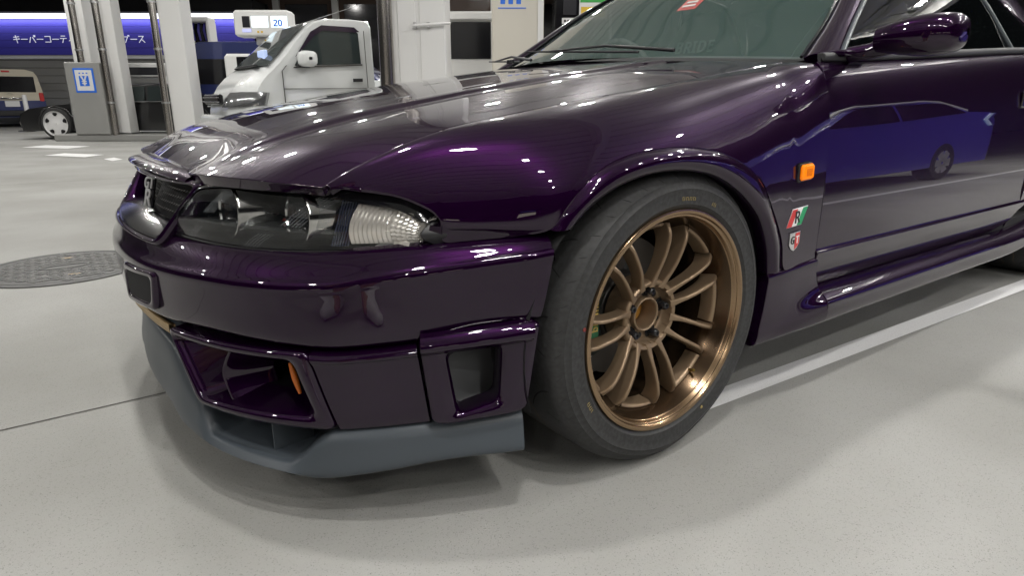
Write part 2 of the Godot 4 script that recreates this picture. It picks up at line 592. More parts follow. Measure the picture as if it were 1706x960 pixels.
	mat("notice_yellow", lin(0.75, 0.50, 0.04), 0.5)
	mat("poster_green", lin(0.05, 0.38, 0.08), 0.5)
	mat("beige", lin(0.60, 0.57, 0.50), 0.5)
	for q in [["van_white", lin(0.68, 0.70, 0.70)], ["van_blue", lin(0.012, 0.022, 0.115)], ["van_blue_bright", lin(0.085, 0.07, 0.58)], ["cream", lin(0.58, 0.53, 0.42)], ["car_black", lin(0.008, 0.008, 0.009)]]:
		var vp := mat(q[0], q[1], 0.35)
		vp.clearcoat_enabled = true; vp.clearcoat = 1.0; vp.clearcoat_roughness = 0.03
	mat("cab_glass", lin(0.035, 0.045, 0.045), 0.04)
	mat("visor", lin(0.03, 0.02, 0.035), 0.12)
	mat("head_lens", lin(0.34, 0.35, 0.36), 0.1, 0.8)
	mat("manhole", lin(0.10, 0.10, 0.098), 0.6, 0.4)
	mat("manhole_rib", lin(0.20, 0.20, 0.195), 0.5, 0.4)
	mat("skin", lin(0.45, 0.27, 0.19), 0.55)
	mat("cloth_dark", lin(0.02, 0.02, 0.03), 0.85)
	mat("cloth_shorts", lin(0.03, 0.03, 0.035), 0.85)
	mat("marker_red", lin(0.16, 0.018, 0.012), 0.3)
	glow("window_lit", Color(1.0, 0.96, 0.88), 2.2)
	mat("emblem_silver", lin(0.62, 0.62, 0.63), 0.35, 0.25)
	mat("tyre_print", lin(0.26, 0.20, 0.07), 0.7)
	pane("flute", Color(0.8, 0.83, 0.86), 0.14)
	mat("wheel_silver", lin(0.50, 0.50, 0.52), 0.3, 0.25)


# ---------------------------------------------------------------- the car
var car_root: Node3D
var plan_p := PackedVector3Array()   # plan curve of the nose, one side, fine
var plan_n := PackedVector3Array()
const IN := Vector3(0.4, 0.45, 0.0)  # a point inside the body

func make_plan() -> void:
	var half := [Vector3(-.925, 0, 0), Vector3(-.92, 0, .12), Vector3(-.905, 0, .24), Vector3(-.88, 0, .34), Vector3(-.84, 0, .45), Vector3(-.785, 0, .55), Vector3(-.71, 0, .64), Vector3(-.62, 0, .715), Vector3(-.52, 0, .775), Vector3(-.42, 0, .82), Vector3(-.36, 0, .842), Vector3(-.3, 0, .858), Vector3(-.2, 0, .872)]
	var all := [Vector3(-.92, 0, -.12)]
	all.append_array(half)
	var c := cr(all, 24)
	plan_p = c.slice(24)
	plan_n.resize(plan_p.size())
	for i in plan_p.size():
		var t := (plan_p[mini(i + 1, plan_p.size() - 1)] - plan_p[maxi(i - 1, 0)]).normalized()
		plan_n[i] = Vector3(-t.z, 0, t.x)
	plan_n[0] = Vector3(-1, 0, 0)

# point of the nose: sideways z, height y, pushed out by d
func FP(z: float, y: float, d: float) -> Vector3:
	var s := signf(z) if z != 0.0 else 1.0
	z = absf(z)
	var a := 0; var b := plan_p.size() - 1
	while b - a > 1:
		var m := (a + b) / 2
		if plan_p[m].z <= z: a = m
		else: b = m
	var t := clampf((z - plan_p[a].z) / (plan_p[b].z - plan_p[a].z), 0.0, 1.2)
	var p := plan_p[a].lerp(plan_p[b], t) + plan_n[a].lerp(plan_n[b], minf(t, 1.0)).normalized() * d
	return Vector3(p.x, y, p.z * s)

# the same, with z the place of the finished point
func FW(z: float, y: float, d: float) -> Vector3:
	var p := FP(z, y, d)
	var zz := z
	for k in 3:
		zz += z - p.z
		p = FP(zz, y, d)
	return p

func zs_between(z0: float, z1: float, k: int) -> Array:   # k+1 places, evenly spaced along the plan curve
	var i0 := 0; var i1 := 0
	for i in plan_p.size():
		if plan_p[i].z <= z0: i0 = i
		if plan_p[i].z <= z1: i1 = i
	var out := []
	for q in k + 1:
		var f := lerpf(i0, i1, float(q) / k)
		var i := int(f)
		out.append(plan_p[i].lerp(plan_p[mini(i + 1, plan_p.size() - 1)], f - i).z)
	out[0] = z0; out[k] = z1
	return out

# both flanks of the same part
func pair(called: String, g: Geo, m: Material) -> Array:
	return [obj(called, g, m, car_root), obj(called, g.mirrored(), m, car_root)]

func yA(z: float) -> float: return tab([0, .53, .3, .527, .65, .529, .743, .541, .80, .548, .83, .553], z)
func yB(z: float) -> float: return tab([0, .456, .33, .464, .47, .469, .66, .473, .754, .495, .836, .516, .85, .522], z)
func yC(z: float) -> float: return tab([0, .36, .3, .362, .45, .372, .60, .366, .66, .362, .72, .37, .765, .38, .80, .398, .84, .404], z)
func yD(z: float) -> float: return tab([.36, .20, .5, .207, .64, .197, .66, .198, .765, .214, .83, .222], z)
func yE(z: float) -> float: return tab([0, .135, .19, .133, .315, .118, .43, .116, .563, .108, .64, .102, .71, .118, .78, .138, .84, .137], z)
func yT(z: float) -> float: return tab([0, .275, .2, .272, .28, .25, .34, .222, .385, .203], z)

func gapz(x: float) -> float: return tab([-.66, .64, -.5, .662, -.3, .675, 0, .685, .3, .694, .55, .70], x)
func gapy(x: float) -> float: return tab([-.66, .642, -.61, .669, -.56, .691, -.49, .717, -.41, .7375, -.28, .7585, -.14, .780, .1, .8135, .25, .8345, .4, .8555, .55, .8755], x)


func car() -> void:
	make_plan()
	car_root = thing("sports_coupe", "glossy dark purple sports coupe with bronze wheels and grey front lip, parked in the foreground", "car")
	body_front()
	headlights()
	nose()
	front_lip()
	body_side()
	greenhouse()
	body_rear()
	under_body()
	wheels()
	badges()


# the wing: where its top edge runs, and how far out its skin lies at a given place
func wing_top(x: float) -> Vector3:
	var t := Vector3(x, gapy(x) - .0005, gapz(x) + .004)
	return t.lerp(Vector3(x, .8735, .765), smoothstep(.42, .545, x) * .75)

func wing_z(x: float, y: float) -> float:
	var t := wing_top(x)
	var zs := tab([-.66, .652, -.61, .688, -.566, .713, -.524, .736, -.49, .752, -.43, .780, -.375, .806, -.32, .832, -.25, .853, -.15, .868, 0, .874, .2, .871, .4, .861, .545, .857], x)
	var yr := tab([-.66, .62, -.6, .60, -.5, .555, -.4, .54, -.2, .57, 0, .585, .2, .56, .4, .52, .545, .50], x)
	var n := lerpf(lerpf(1.7, 2.15, smoothstep(-.6, -.2, x)), 3.1, smoothstep(.1, .545, x))
	var s := clampf((t.y - y) / maxf(t.y - yr, .02), 0.0, 1.0)
	var crown := .010 * exp(-pow((x + .36) / .15, 2.0)) * sqrt(maxf(0.0, 4.0 * s * (1.0 - s)))
	return t.z + (zs - t.z) * pow(1.0 - pow(1.0 - s, n), 1.0 / n) + crown


func body_front() -> void:
	# ---- bonnet: rows run from the front edge back to the scuttle
	var net := []
	var zq := [1.0, .86, .70, .62, .585, .52, .36, .18, 0.0]
	for i in 12:
		var t := float(i) / 11.0
		var xg := lerpf(-.658, .545, t)
		var row := []
		var wg := gapz(xg)
		var half := []
		for q in zq:
			var z: float = q * wg
			# the front and rear edges are bowed in plan
			var front := FP(minf(z, .66), 0, tab([0, -.108, .24, -.108, .33, -.085, .42, -.064, .66, -.055], z)).x
			var rear := lerpf(.545, .335, cos(clampf(q, 0, 1) * PI / 2.0))
			var x := lerpf(front, rear, t)
			if q == 1.0: x = xg
			var yg := gapy(xg)
			var yc := tab([-.85, .646, -.80, .650, -.777, .656, -.735, .680, -.66, .708, -.55, .737, -.46, .757, -.37, .7735, -.25, .7945, -.1, .818, .05, .840, .2, .8595, .36, .880, .5, .897], x)
			# across: shoulder, crease, middle
			var y := 0.0
			if q >= .62: y = lerpf(yc - .004, yg, smoothstep(.60, 1.0, q) * 0.55 + 0.45 * pow((q - .62) / .38, 1.6))
			else: y = yc + .012 * (1.0 - pow(q / .62, 2.0)) + tab([0, 0, .5, .002, .575, .003, .62, 0], q) 
			# nose roll
			if i == 0: y = tab([0, .640, .3, .645, .4, .651, .53, .652, .64, .642], z)
			half.append(Vector3(x, y, z))
		for h in half: row.append(h)
		for k in range(half.size() - 2, -1, -1): row.append(Vector3(half[k].x, half[k].y, -half[k].z))
		net.append(row)
	var g := Geo.new()
	g.panel(surf(net, 7, 6), Vector3(-.1, .3, 0), .02)
	obj("bonnet", g, M.paint, car_root)

	# ---- wing: columns run from the headlight back to the door, rows from the bonnet gap down
	var C := [
		[-.652, Vector3(-.648, .638, .645)],
		[-.625, Vector3(-.634, .639, .66)],
		[-.585, Vector3(-.608, .635, .68)],
		[-.545, Vector3(-.582, .631, .70)],
		[-.51, Vector3(-.554, .624, .72)],
		[-.475, Vector3(-.525, .610, .735)],
		[-.445, Vector3(-.504, .595, .747)],
		[-.42, Vector3(-.494, .579, .754)],
		[-.395, Vector3(-.489, .546, .750)],
		[-.365, Vector3(-.459, .545, .762)],
		[-.33, Vector3(-.429, .547, .773)],
		[-.29, Vector3(-.375, .551, .797)],
		[-.26, Vector3(-.322, .562, .828)],
		[-.235, Vector3(-.29, .60, .841)],
		[-.20, Vector3(-.249, .638, .849)],
		[-.165, Vector3(-.204, .664, .855)],
		[-.12, Vector3(-.146, .681, .859)],
		[-.07, Vector3(-.084, .689, .862)],
		[.01, Vector3(.009, .69, .863)],
		[.09, Vector3(.104, .677, .863)],
		[.17, Vector3(.194, .645, .862)],
		[.24, Vector3(.264, .601, .86)],
		[.30, Vector3(.314, .542, .856)],
		[.37, Vector3(.375, .455, .851)],
		[.42, Vector3(.40, .384, .847)],
		[.48, Vector3(.47, .387, .852)],
		[.5425, Vector3(.5425, .391, .856)],
	]
	net = []
	var RW := 14
	for k in RW: net.append([])
	for c in C:
		var xt: float = c[0]
		var bot: Vector3 = c[1]
		var hc := tab([-.489, .030, -.43, .022, -.36, .010, -.31, .004, .6, .004], bot.x)
		if bot.x < -.4895: hc = .004
		var yb := bot.y + hc
		for k in RW - 2:
			var w := k / (RW - 3.0)
			var x := lerpf(xt, bot.x, w)
			var ty := wing_top(x).y
			var y := lerpf(wing_top(lerpf(xt, x, .5)).y, yb, pow(w, 1.7))
			net[k].append(Vector3(x, y, wing_z(x, minf(y, ty))))
		var z2 := wing_z(bot.x, bot.y)
		net[RW - 2].append(Vector3(bot.x, yb - hc * .3, wing_z(bot.x, yb) - (.004 if hc > .006 else 0.0)))
		net[RW - 1].append(Vector3(bot.x, bot.y, minf(z2, wing_z(bot.x, yb)) - (.006 if hc > .006 else 0.0)))
	g = Geo.new()
	g.panel(surf(net, 3, 5), IN, .02)
	# ---- arch flare: ridge, roll, lip, return
	var R := [Vector3(-.322, .562, .829), Vector3(-.29, .60, .842), Vector3(-.249, .638, .85), Vector3(-.204, .664, .856), Vector3(-.146, .681, .86), Vector3(-.084, .689, .863), Vector3(.009, .69, .864), Vector3(.104, .677, .864), Vector3(.194, .645, .863), Vector3(.264, .601, .861), Vector3(.314, .542, .857), Vector3(.375, .455, .852), Vector3(.40, .384, .848)]
	var I := [Vector3(-.285, .557, .845), Vector3(-.256, .588, .851), Vector3(-.214, .617, .858), Vector3(-.168, .636, .863), Vector3(-.115, .648, .867), Vector3(-.06, .652, .869), Vector3(.012, .648, .87), Vector3(.09, .632, .87), Vector3(.17, .597, .868), Vector3(.232, .557, .865), Vector3(.28, .515, .861), Vector3(.33, .44, .854), Vector3(.352, .377, .849)]
	var fl := [[], [], [], [], [], []]
	for i in R.size():
		var r: Vector3 = R[i]; var q: Vector3 = I[i]
		var inn := (Vector3(0, .33, 0) - Vector3(q.x, q.y, 0)).normalized()
		fl[0].append(Vector3(r.x, r.y, wing_z(r.x, r.y) - .003) - inn * .002)
		fl[1].append(r + Vector3(0, 0, .008) + inn * .004)
		fl[2].append(r.lerp(q, .55) + Vector3(0, 0, .012))
		fl[3].append(q + Vector3(0, 0, .006) - inn * .006)
		fl[4].append(q + Vector3(0, 0, -.002) + inn * .002)
		fl[5].append(q + Vector3(0, 0, -.03) + inn * .001)
	var fg := Geo.new()
	fg.grid(surf(fl, 5, 6), Vector3(0, .5, .5))
	var wings := pair("wing", g, M.paint)
	obj("arch_flare", fg, M.paint, wings[0]); obj("arch_flare", fg.mirrored(), M.paint, wings[1])

	# ---- bumper: the main face, whole width
	var zz := zs_between(0.0, .852, 15)
	net = []
	for k in 11: net.append([])
	for sd in range(-zz.size() + 1, zz.size()):
		var z: float = zz[absi(sd)]
		var s := -1.0 if sd < 0 else 1.0
		var e := smoothstep(.80, .86, z)       # the rear end runs along the arch
		var rows := [[yA(z), -.052], [yA(z) - .004, -.040], [lerpf(yA(z), yB(z), .35), -.024], [lerpf(yA(z), yB(z), .72), -.009], [yB(z) + .008, -.002], [yB(z) - .003, .001], [yB(z) - .014, .0], [lerpf(yB(z), yC(z), .5), -.0025], [yC(z) + .012, -.0065], [yC(z) + .001, -.010], [yC(z) - .006, -.020]]
		for k in 11:
			var zk := z
			# arch edge: z falls a little towards the bottom
			if e > 0.0: zk = lerpf(z, z + tab([.35, -.012, .42, -.006, .55, 0], rows[k][0]), e)
			net[k].append(FP(zk * s, rows[k][0], rows[k][1] + .007 * smoothstep(.818, .834, z) * smoothstep(.36, .42, rows[k][0])))
	g = Geo.new()
	var S := surf(net, 4, 5)
	# hole for the square duct left of centre
	g.panel(S, Vector3(0, .45, 0), .02)
	obj("bumper", g, M.paint, car_root)
	# square duct with raised frame on the bumper face
	g = Geo.new()
	var fo := [[.128, .450], [.322, .461], [.302, .378], [.126, .366]]
	var fi := [[.143, .435], [.300, .447], [.285, .392], [.140, .381]]
	frame_on_nose(g, fo, fi, [[0, -.006], [0, .004], [.35, .007], [.8, .006], [1, .002], [1, -.03]])
	var fr := obj("duct_frame", g, M.paint, car_root)
	g = Geo.new()
	var rr := []
	for t in [0.0, .25, .5, .75, 1.0]:
		var rw := PackedVector3Array()
		for q in 7: rw.append(FP(lerpf(.138, .298, q / 6.0), lerpf(lerpf(.380, .389, q / 6.0), lerpf(.437, .449, q / 6.0), t), .0035))
		rr.append(rw)
	g.grid(rr, IN)
	obj("duct_opening", g, M.void_black, fr)


# a raised or sunk ring on the nose between two outlines of (z, y); rows: [share of the way in, depth]
func frame_on_nose(g: Geo, fo: Array, fi: Array, rows: Array, per := 10, y_flip := 1.0, deep := []) -> void:
	var A := outline(fo, per); var B := outline(fi, per)
	var D := outline(deep, per) if deep.size() else B
	var P := []
	for r in rows:
		var w := PackedVector3Array()
		for k in A.size():
			var q: Vector2 = A[k].lerp(B[k], minf(r[0], 1.0)).lerp(D[k], maxf(r[0] - 1.0, 0.0))
			w.append(FP(q.x * y_flip, q.y, r[1]))
		P.append(w)
	g.grid(P, Vector3(0.3, .3, .35 * y_flip), true)

# closed outline with rounded corners, the same number of points for every corner count
func outline(c: Array, per: int, rnd := .22) -> PackedVector2Array:
	var out := PackedVector2Array()
	var n := c.size()
	for i in n:
		var p := Vector2(c[i][0], c[i][1]); var b := Vector2(c[(i + 1) % n][0], c[(i + 1) % n][1]); var a := Vector2(c[(i + n - 1) % n][0], c[(i + n - 1) % n][1])
		var ra := minf(rnd * (a - p).length(), .016) / (a - p).length(); var rb := minf(rnd * (b - p).length(), .016) / (b - p).length()
		var s := p.lerp(a, ra); var e := p.lerp(b, rb)
		for k in 5:
			var t := k / 4.0
			out.append(s.lerp(p, t).lerp(p.lerp(e, t), t))
		# straight run to the next corner
		var f := b.lerp(p, minf(rnd * (b - p).length(), .016) / (b - p).length())
		for k in range(1, per): out.append(e.lerp(f, float(k) / per))
	return out


# nose: grille opening between the headlights, emblem, lip above
func ND(y: float, base := 0.0) -> float:      # the nose leans back above the bumper
	return -.030 + base - (y - .53) * .5

func nose_ring(g: Geo, fo: Array, fi: Array, rows: Array, per: int) -> void:
	var A := outline(fo, per); var B := outline(fi, per)
	var P := []
	for r in rows:
		var w := PackedVector3Array()
		for k in A.size():
			var q: Vector2 = A[k].lerp(B[k], minf(r[0], 1.0))
			w.append(FW(q.x, q.y, ND(q.y, r[1])))
		P.append(w)
	g.grid(P, Vector3(-.6, .58, 0), true)

func nose() -> void:
	var g := Geo.new()
	nose_ring(g, [[-.303, .506], [.303, .506], [.368, .634], [-.368, .634]], [[-.284, .519], [.284, .519], [.345, .622], [-.345, .622]], [[0, -.03], [0, -.004], [.15, .002], [.5, .008], [.85, .004], [1, -.004], [1, -.025], [1, -.046]], 16)
	var fr := obj("grille_surround", g, M.paint, car_root)
	# dark cavity and the glossy ledge low in the opening
	g = Geo.new()
	var P := []
	for t in [0.0, .5, 1.0]:
		var w := PackedVector3Array()
		for k in 17:
			var z := lerpf(-.35, .35, k / 16.0)
			w.append(FP(z, lerpf(.505, .635, t), ND(lerpf(.505, .635, t), -.075)))
		P.append(w)
	g.grid(P, IN)
	obj("grille_cavity", g, M.void_black, fr)
	g = Geo.new()
	P = []
	for t in [[-.022, .5195], [-.028, .525], [-.085, .540]]:
		var w := PackedVector3Array()
		for k in 17: w.append(FP(lerpf(-.285, .285, k / 16.0), t[1], t[0]))
		P.append(w)
	g.grid(P, Vector3(-.8, .4, 0))
	obj("grille_ledge", g, M.black_gloss, fr)
	# honeycomb wire
	g = Geo.new()
	var s := .0095
	var row := 0
	var y := .549
	while y < .630:
		var z := -.32 + (s * .866 if row % 2 else 0.0)
		while z < .32:
			for e in 3:
				var a0 := PI / 6 + e * PI / 3; var a1 := a0 + PI / 3
				var p := [Vector2(z + cos(a0) * s, y + sin(a0) * s), Vector2(z + cos(a1) * s, y + sin(a1) * s)]
				var A := FP(p[0].x, p[0].y, ND(p[0].y, -.045)); var B := FP(p[1].x, p[1].y, ND(p[1].y, -.045))
				var o := (B - A).cross(Vector3(-1, 0, 0)).normalized() * .0009
				g.quad(A - o, B - o, B + o, A + o, Vector3(-1, .1, 0).normalized())
			z += s * 1.732
		y += s * 1.5
		row += 1
	obj("grille_mesh", g, M.black_gloss, fr)
	# emblem on the mesh
	var base := FP(.012, .580, ND(.580, -.028))
	var X := Transform3D(Basis(Vector3(.28, 0, .96), Vector3(.24, .97, -.07), Vector3(-.93, .25, .27)).orthonormalized(), base)
	var plate := Geo.new()
	plate.box(Vector3(0, 0, -.004), Vector3(.044, .070, .004), .001)
	var em := obj("emblem", plate.moved(X), M.black_gloss, fr)
	em.name = "emblem"
	text("emblem_letter", "GT", .026, M.emblem_silver, fr, X * Transform3D(Basis(), Vector3(0, .020, .0005)), .0025)
	text("emblem_letter", "R", .040, M.emblem_silver, fr, X * Transform3D(Basis(), Vector3(0, -.014, .0005)), .0025)
	# lip along the bonnet edge
	g = Geo.new()
	P = []
	for q in [[-.060, .6445], [-.062, .648], [-.075, .6525], [-.098, .656], [-.120, .657], [-.120, .650], [-.098, .646], [-.074, .642], [-.062, .642], [-.060, .6445]]:
		var w := []
		for k in 21:
			var z := lerpf(-.338, .338, k / 20.0)
			var e := pow(absf(z) / .338, 4.0)
			w.append(FP(z, q[1] - .012 * e - .004 * pow(z / .338, 2), lerpf(q[0], -.085 + (q[0] + .09) * .45, e)))
		P.append(cr(w, 3))
	g.grid(P, FP(0, .6495, -.092))
	obj("bonnet_lip", g, M.paint, car_root)


# ---- headlights
func hl_pt(t: float, v: float, d := 0.0) -> Vector3:
	var zb := tab([0, .305, .25, .44, .5, .575, .75, .692, .905, .735, 1, .751], t); var yb := tab([0, .529, .25, .524, .5, .524, .75, .531, .905, .540, 1, .545], t)
	var zt := tab([0, .350, .12, .405, .25, .475, .5, .610, .70, .690, .80, .714, .905, .730, 1, .753], t); var yt := tab([0, .606, .06, .622, .12, .629, .25, .634, .5, .626, .70, .609, .80, .593, .905, .577, 1, .574], t)
	var bulge := .010 * sin(v * PI)
	return FW(lerpf(zb, zt, v), lerpf(yb, yt, v), lerpf(-.047, lerpf(-.066, -.050, smoothstep(.4, .9, t)), v) + bulge + d)

# the place on the lamp's face at height share v and sideways z
func hl_at(z: float, v: float, d := 0.0) -> Vector3:
	var a := 0.0; var b := 1.0
	for k in 18:
		var m := (a + b) / 2
		if hl_pt(m, v, d).z < z: a = m
		else: b = m
	return hl_pt(a, v, d)

func headlights() -> void:
	var t1 := .905
	var g := Geo.new()
	var P := []
	for i in 13:
		var w := PackedVector3Array()
		for k in 49: w.append(hl_pt(lerpf(.012, t1, k / 48.0), lerpf(.05, .95, i / 12.0)))
		P.append(w)
	g.grid(P, IN)
	var lens := g
	# housing: rim round the lens and a black bowl behind it
	g = Geo.new()
	var rim := []
	for k in 49: rim.append([lerpf(.012, t1, k / 48.0), .05])
	for k in range(1, 13): rim.append([t1, lerpf(.05, .95, k / 12.0)])
	for k in range(1, 49): rim.append([lerpf(t1, .012, k / 48.0), .95])
	for k in range(1, 12): rim.append([.012, lerpf(.95, .05, k / 12.0)])
	var R := []
	for q in [[.0, .0], [.0, -.006], [.0, -.05], [.12, -.125], [.5, -.13], [.98, -.13]]:
		var w := PackedVector3Array()
		for r in rim:
			var t := lerpf(r[0], .45, q[0]); var v := lerpf(r[1], .5, q[0])
			w.append(hl_pt(t, v, q[1]))
		R.append(w)
	g.grid(R, hl_pt(.45, .5, -.4), true)
	var H := pair("headlight", g, M.black_gloss)
	# glossy black border between lens and body
	g = Geo.new()
	R = []
	for q in [[1.0, .0015], [.25, .004], [0.0, -.004], [0.0, -.03]]:
		var w := PackedVector3Array()
		for r in rim:
			var t: float = r[0]; var v: float = r[1]
			var to := t; var vo := v
			if t <= .013: to = -.022
			if t >= t1 - .001: to = t1 + .012
			if v <= .051: vo = -.045
			if v >= .949: vo = lerpf(1.04, 1.22, smoothstep(.35, .8, t))
			w.append(hl_pt(lerpf(to, t, q[0]), lerpf(vo, v, q[0]), q[1]))
		R.append(w)
	g.grid(R, hl_pt(.45, .5, -.4), true)
	for s in 2: obj("bezel", g if s == 0 else g.mirrored(), M.black_gloss, H[s])
	# grey filler at the outer end
	g = Geo.new()
	P = []
	for i in 9:
		var w := PackedVector3Array()
		for k in 7: w.append(hl_pt(lerpf(t1 + .013, .995, k / 6.0), lerpf(-.01, lerpf(1.12, 1.02, k / 6.0), i / 8.0), .006 - .005 * k / 6.0))
		P.append(w)
	g.panel(P, IN, .02)
	for s in 2: obj("filler", g if s == 0 else g.mirrored(), M.black_trim, H[s])
	for s in 2: obj("lens", lens if s == 0 else lens.mirrored(), M.lens_clear, H[s])
	# two bowls over a dark shelf
	for b in [[.225, .056], [.455, .056]]:
		var c := hl_pt(b[0], .56, -.020)
		var fwd := (Vector3(-.985, .05, .12)).normalized()
		var X := Transform3D(Basis.looking_at(-fwd, Vector3.UP), c)
		g = Geo.new()
		g.lathe([Vector2(.0005, -.030), Vector2(.022, -.027), Vector2(.038, -.016), Vector2(.046, -.002)], X, 36)
		for s in 2: obj("reflector_bowl", g if s == 0 else g.mirrored(), M.black_gloss, H[s])
		g = Geo.new()
		g.lathe([Vector2(.046, -.002), Vector2(.047, .0015), Vector2(.0495, .001), Vector2(.051, -.003), Vector2(.052, -.09)], X, 48)
		for s in 2: obj("drum", g if s == 0 else g.mirrored(), M.bowl, H[s])
	g = Geo.new()
	P = []
	for q in [[.34, -.010], [.37, -.03], [.40, -.12]]:
		var w := PackedVector3Array()
		for k in 17: w.append(hl_pt(lerpf(.03, .60, k / 16.0), q[0], q[1]))
		P.append(w)
	g.grid(P, hl_pt(.4, -1.5, -.1))
	var w0 := PackedVector3Array(); var w1 := PackedVector3Array()
	for k in 17:
		w0.append(hl_pt(lerpf(.03, .60, k / 16.0), .34, -.010)); w1.append(hl_pt(lerpf(.03, .60, k / 16.0), .07, -.045))
	g.grid([w0, w1], IN)
	for s in 2: obj("shelf", g if s == 0 else g.mirrored(), M.shelf, H[s])
	g = Geo.new()
	P = []
	for v in [.405, .45]:
		var w := PackedVector3Array()
		for k in 9: w.append(hl_pt(lerpf(.34, .58, k / 8.0), v, -.06))
		P.append(w)
	g.grid(P, IN)
	for s in 2: obj("red_marker", g if s == 0 else g.mirrored(), M.marker_red, H[s])
	# ribbed dark lens strip, then the clear ribbed turn signal
	g = Geo.new()
	for k in 7:
		var z := .624 + k * .0031
		g.tube([hl_at(z, .10, -.012), hl_at(z, .10, -.012).lerp(hl_at(z, .92, -.016), .5), hl_at(z, .92, -.016)], [.0017], 8)
	for s in 2: obj("ribbed_strip", g if s == 0 else g.mirrored(), M.strip_glass, H[s])
	g = Geo.new()
	P = []
	for i in 57:
		var w := PackedVector3Array()
		for k in 113:
			var f := k / 112.0
			var v := lerpf(.15, .88 - .16 * pow(maxf(0.0, (f - .45) / .55), 2.2), i / 56.0)
			var z := lerpf(.648, .716, f)
			var rib := .0017 * absf((k % 8) / 4.0 - 1.0)
			if f > .62: rib = .0016 * (absf((k % 8) / 4.0 - 1.0) + absf((i % 8) / 4.0 - 1.0))
			w.append(hl_at(z, v, -.014 + rib))
		P.append(w)
	g.panel(P, IN, .03)
	for s in 2: obj("turn_signal", g if s == 0 else g.mirrored(), M.signal_clear, H[s])
	g = Geo.new()
	P = []
	for q in [[.05, -.004], [.13, -.014], [.16, -.03]]:
		var w := PackedVector3Array()
		for k in 13: w.append(hl_pt(lerpf(.70, t1 - .05, k / 12.0), q[0], q[1]))
		P.append(w)
	g.grid(P, hl_pt(.8, -.8, -.1))
	for s in 2: obj("chrome_ledge", g if s == 0 else g.mirrored(), M.satin_silver, H[s])
	# moulded flutes of the glass
	g = Geo.new()
	for q in [[.10, 4, .05, .30], [.17, 5, .55, .92], [.36, 5, .05, .30], [.46, 6, .45, .95]]:
		for k in int(q[1]):
			var t: float = q[0] + k * .011
			g.tube([hl_pt(t, q[2], .0002), hl_pt(t + .02, (q[2] + q[3]) / 2, .0002), hl_pt(t + .045, q[3], .0002)], [.0006], 5)
	for s in 2: obj("lens_flute", g if s == 0 else g.mirrored(), M.flute, H[s]).set_meta("kind", "stuff")


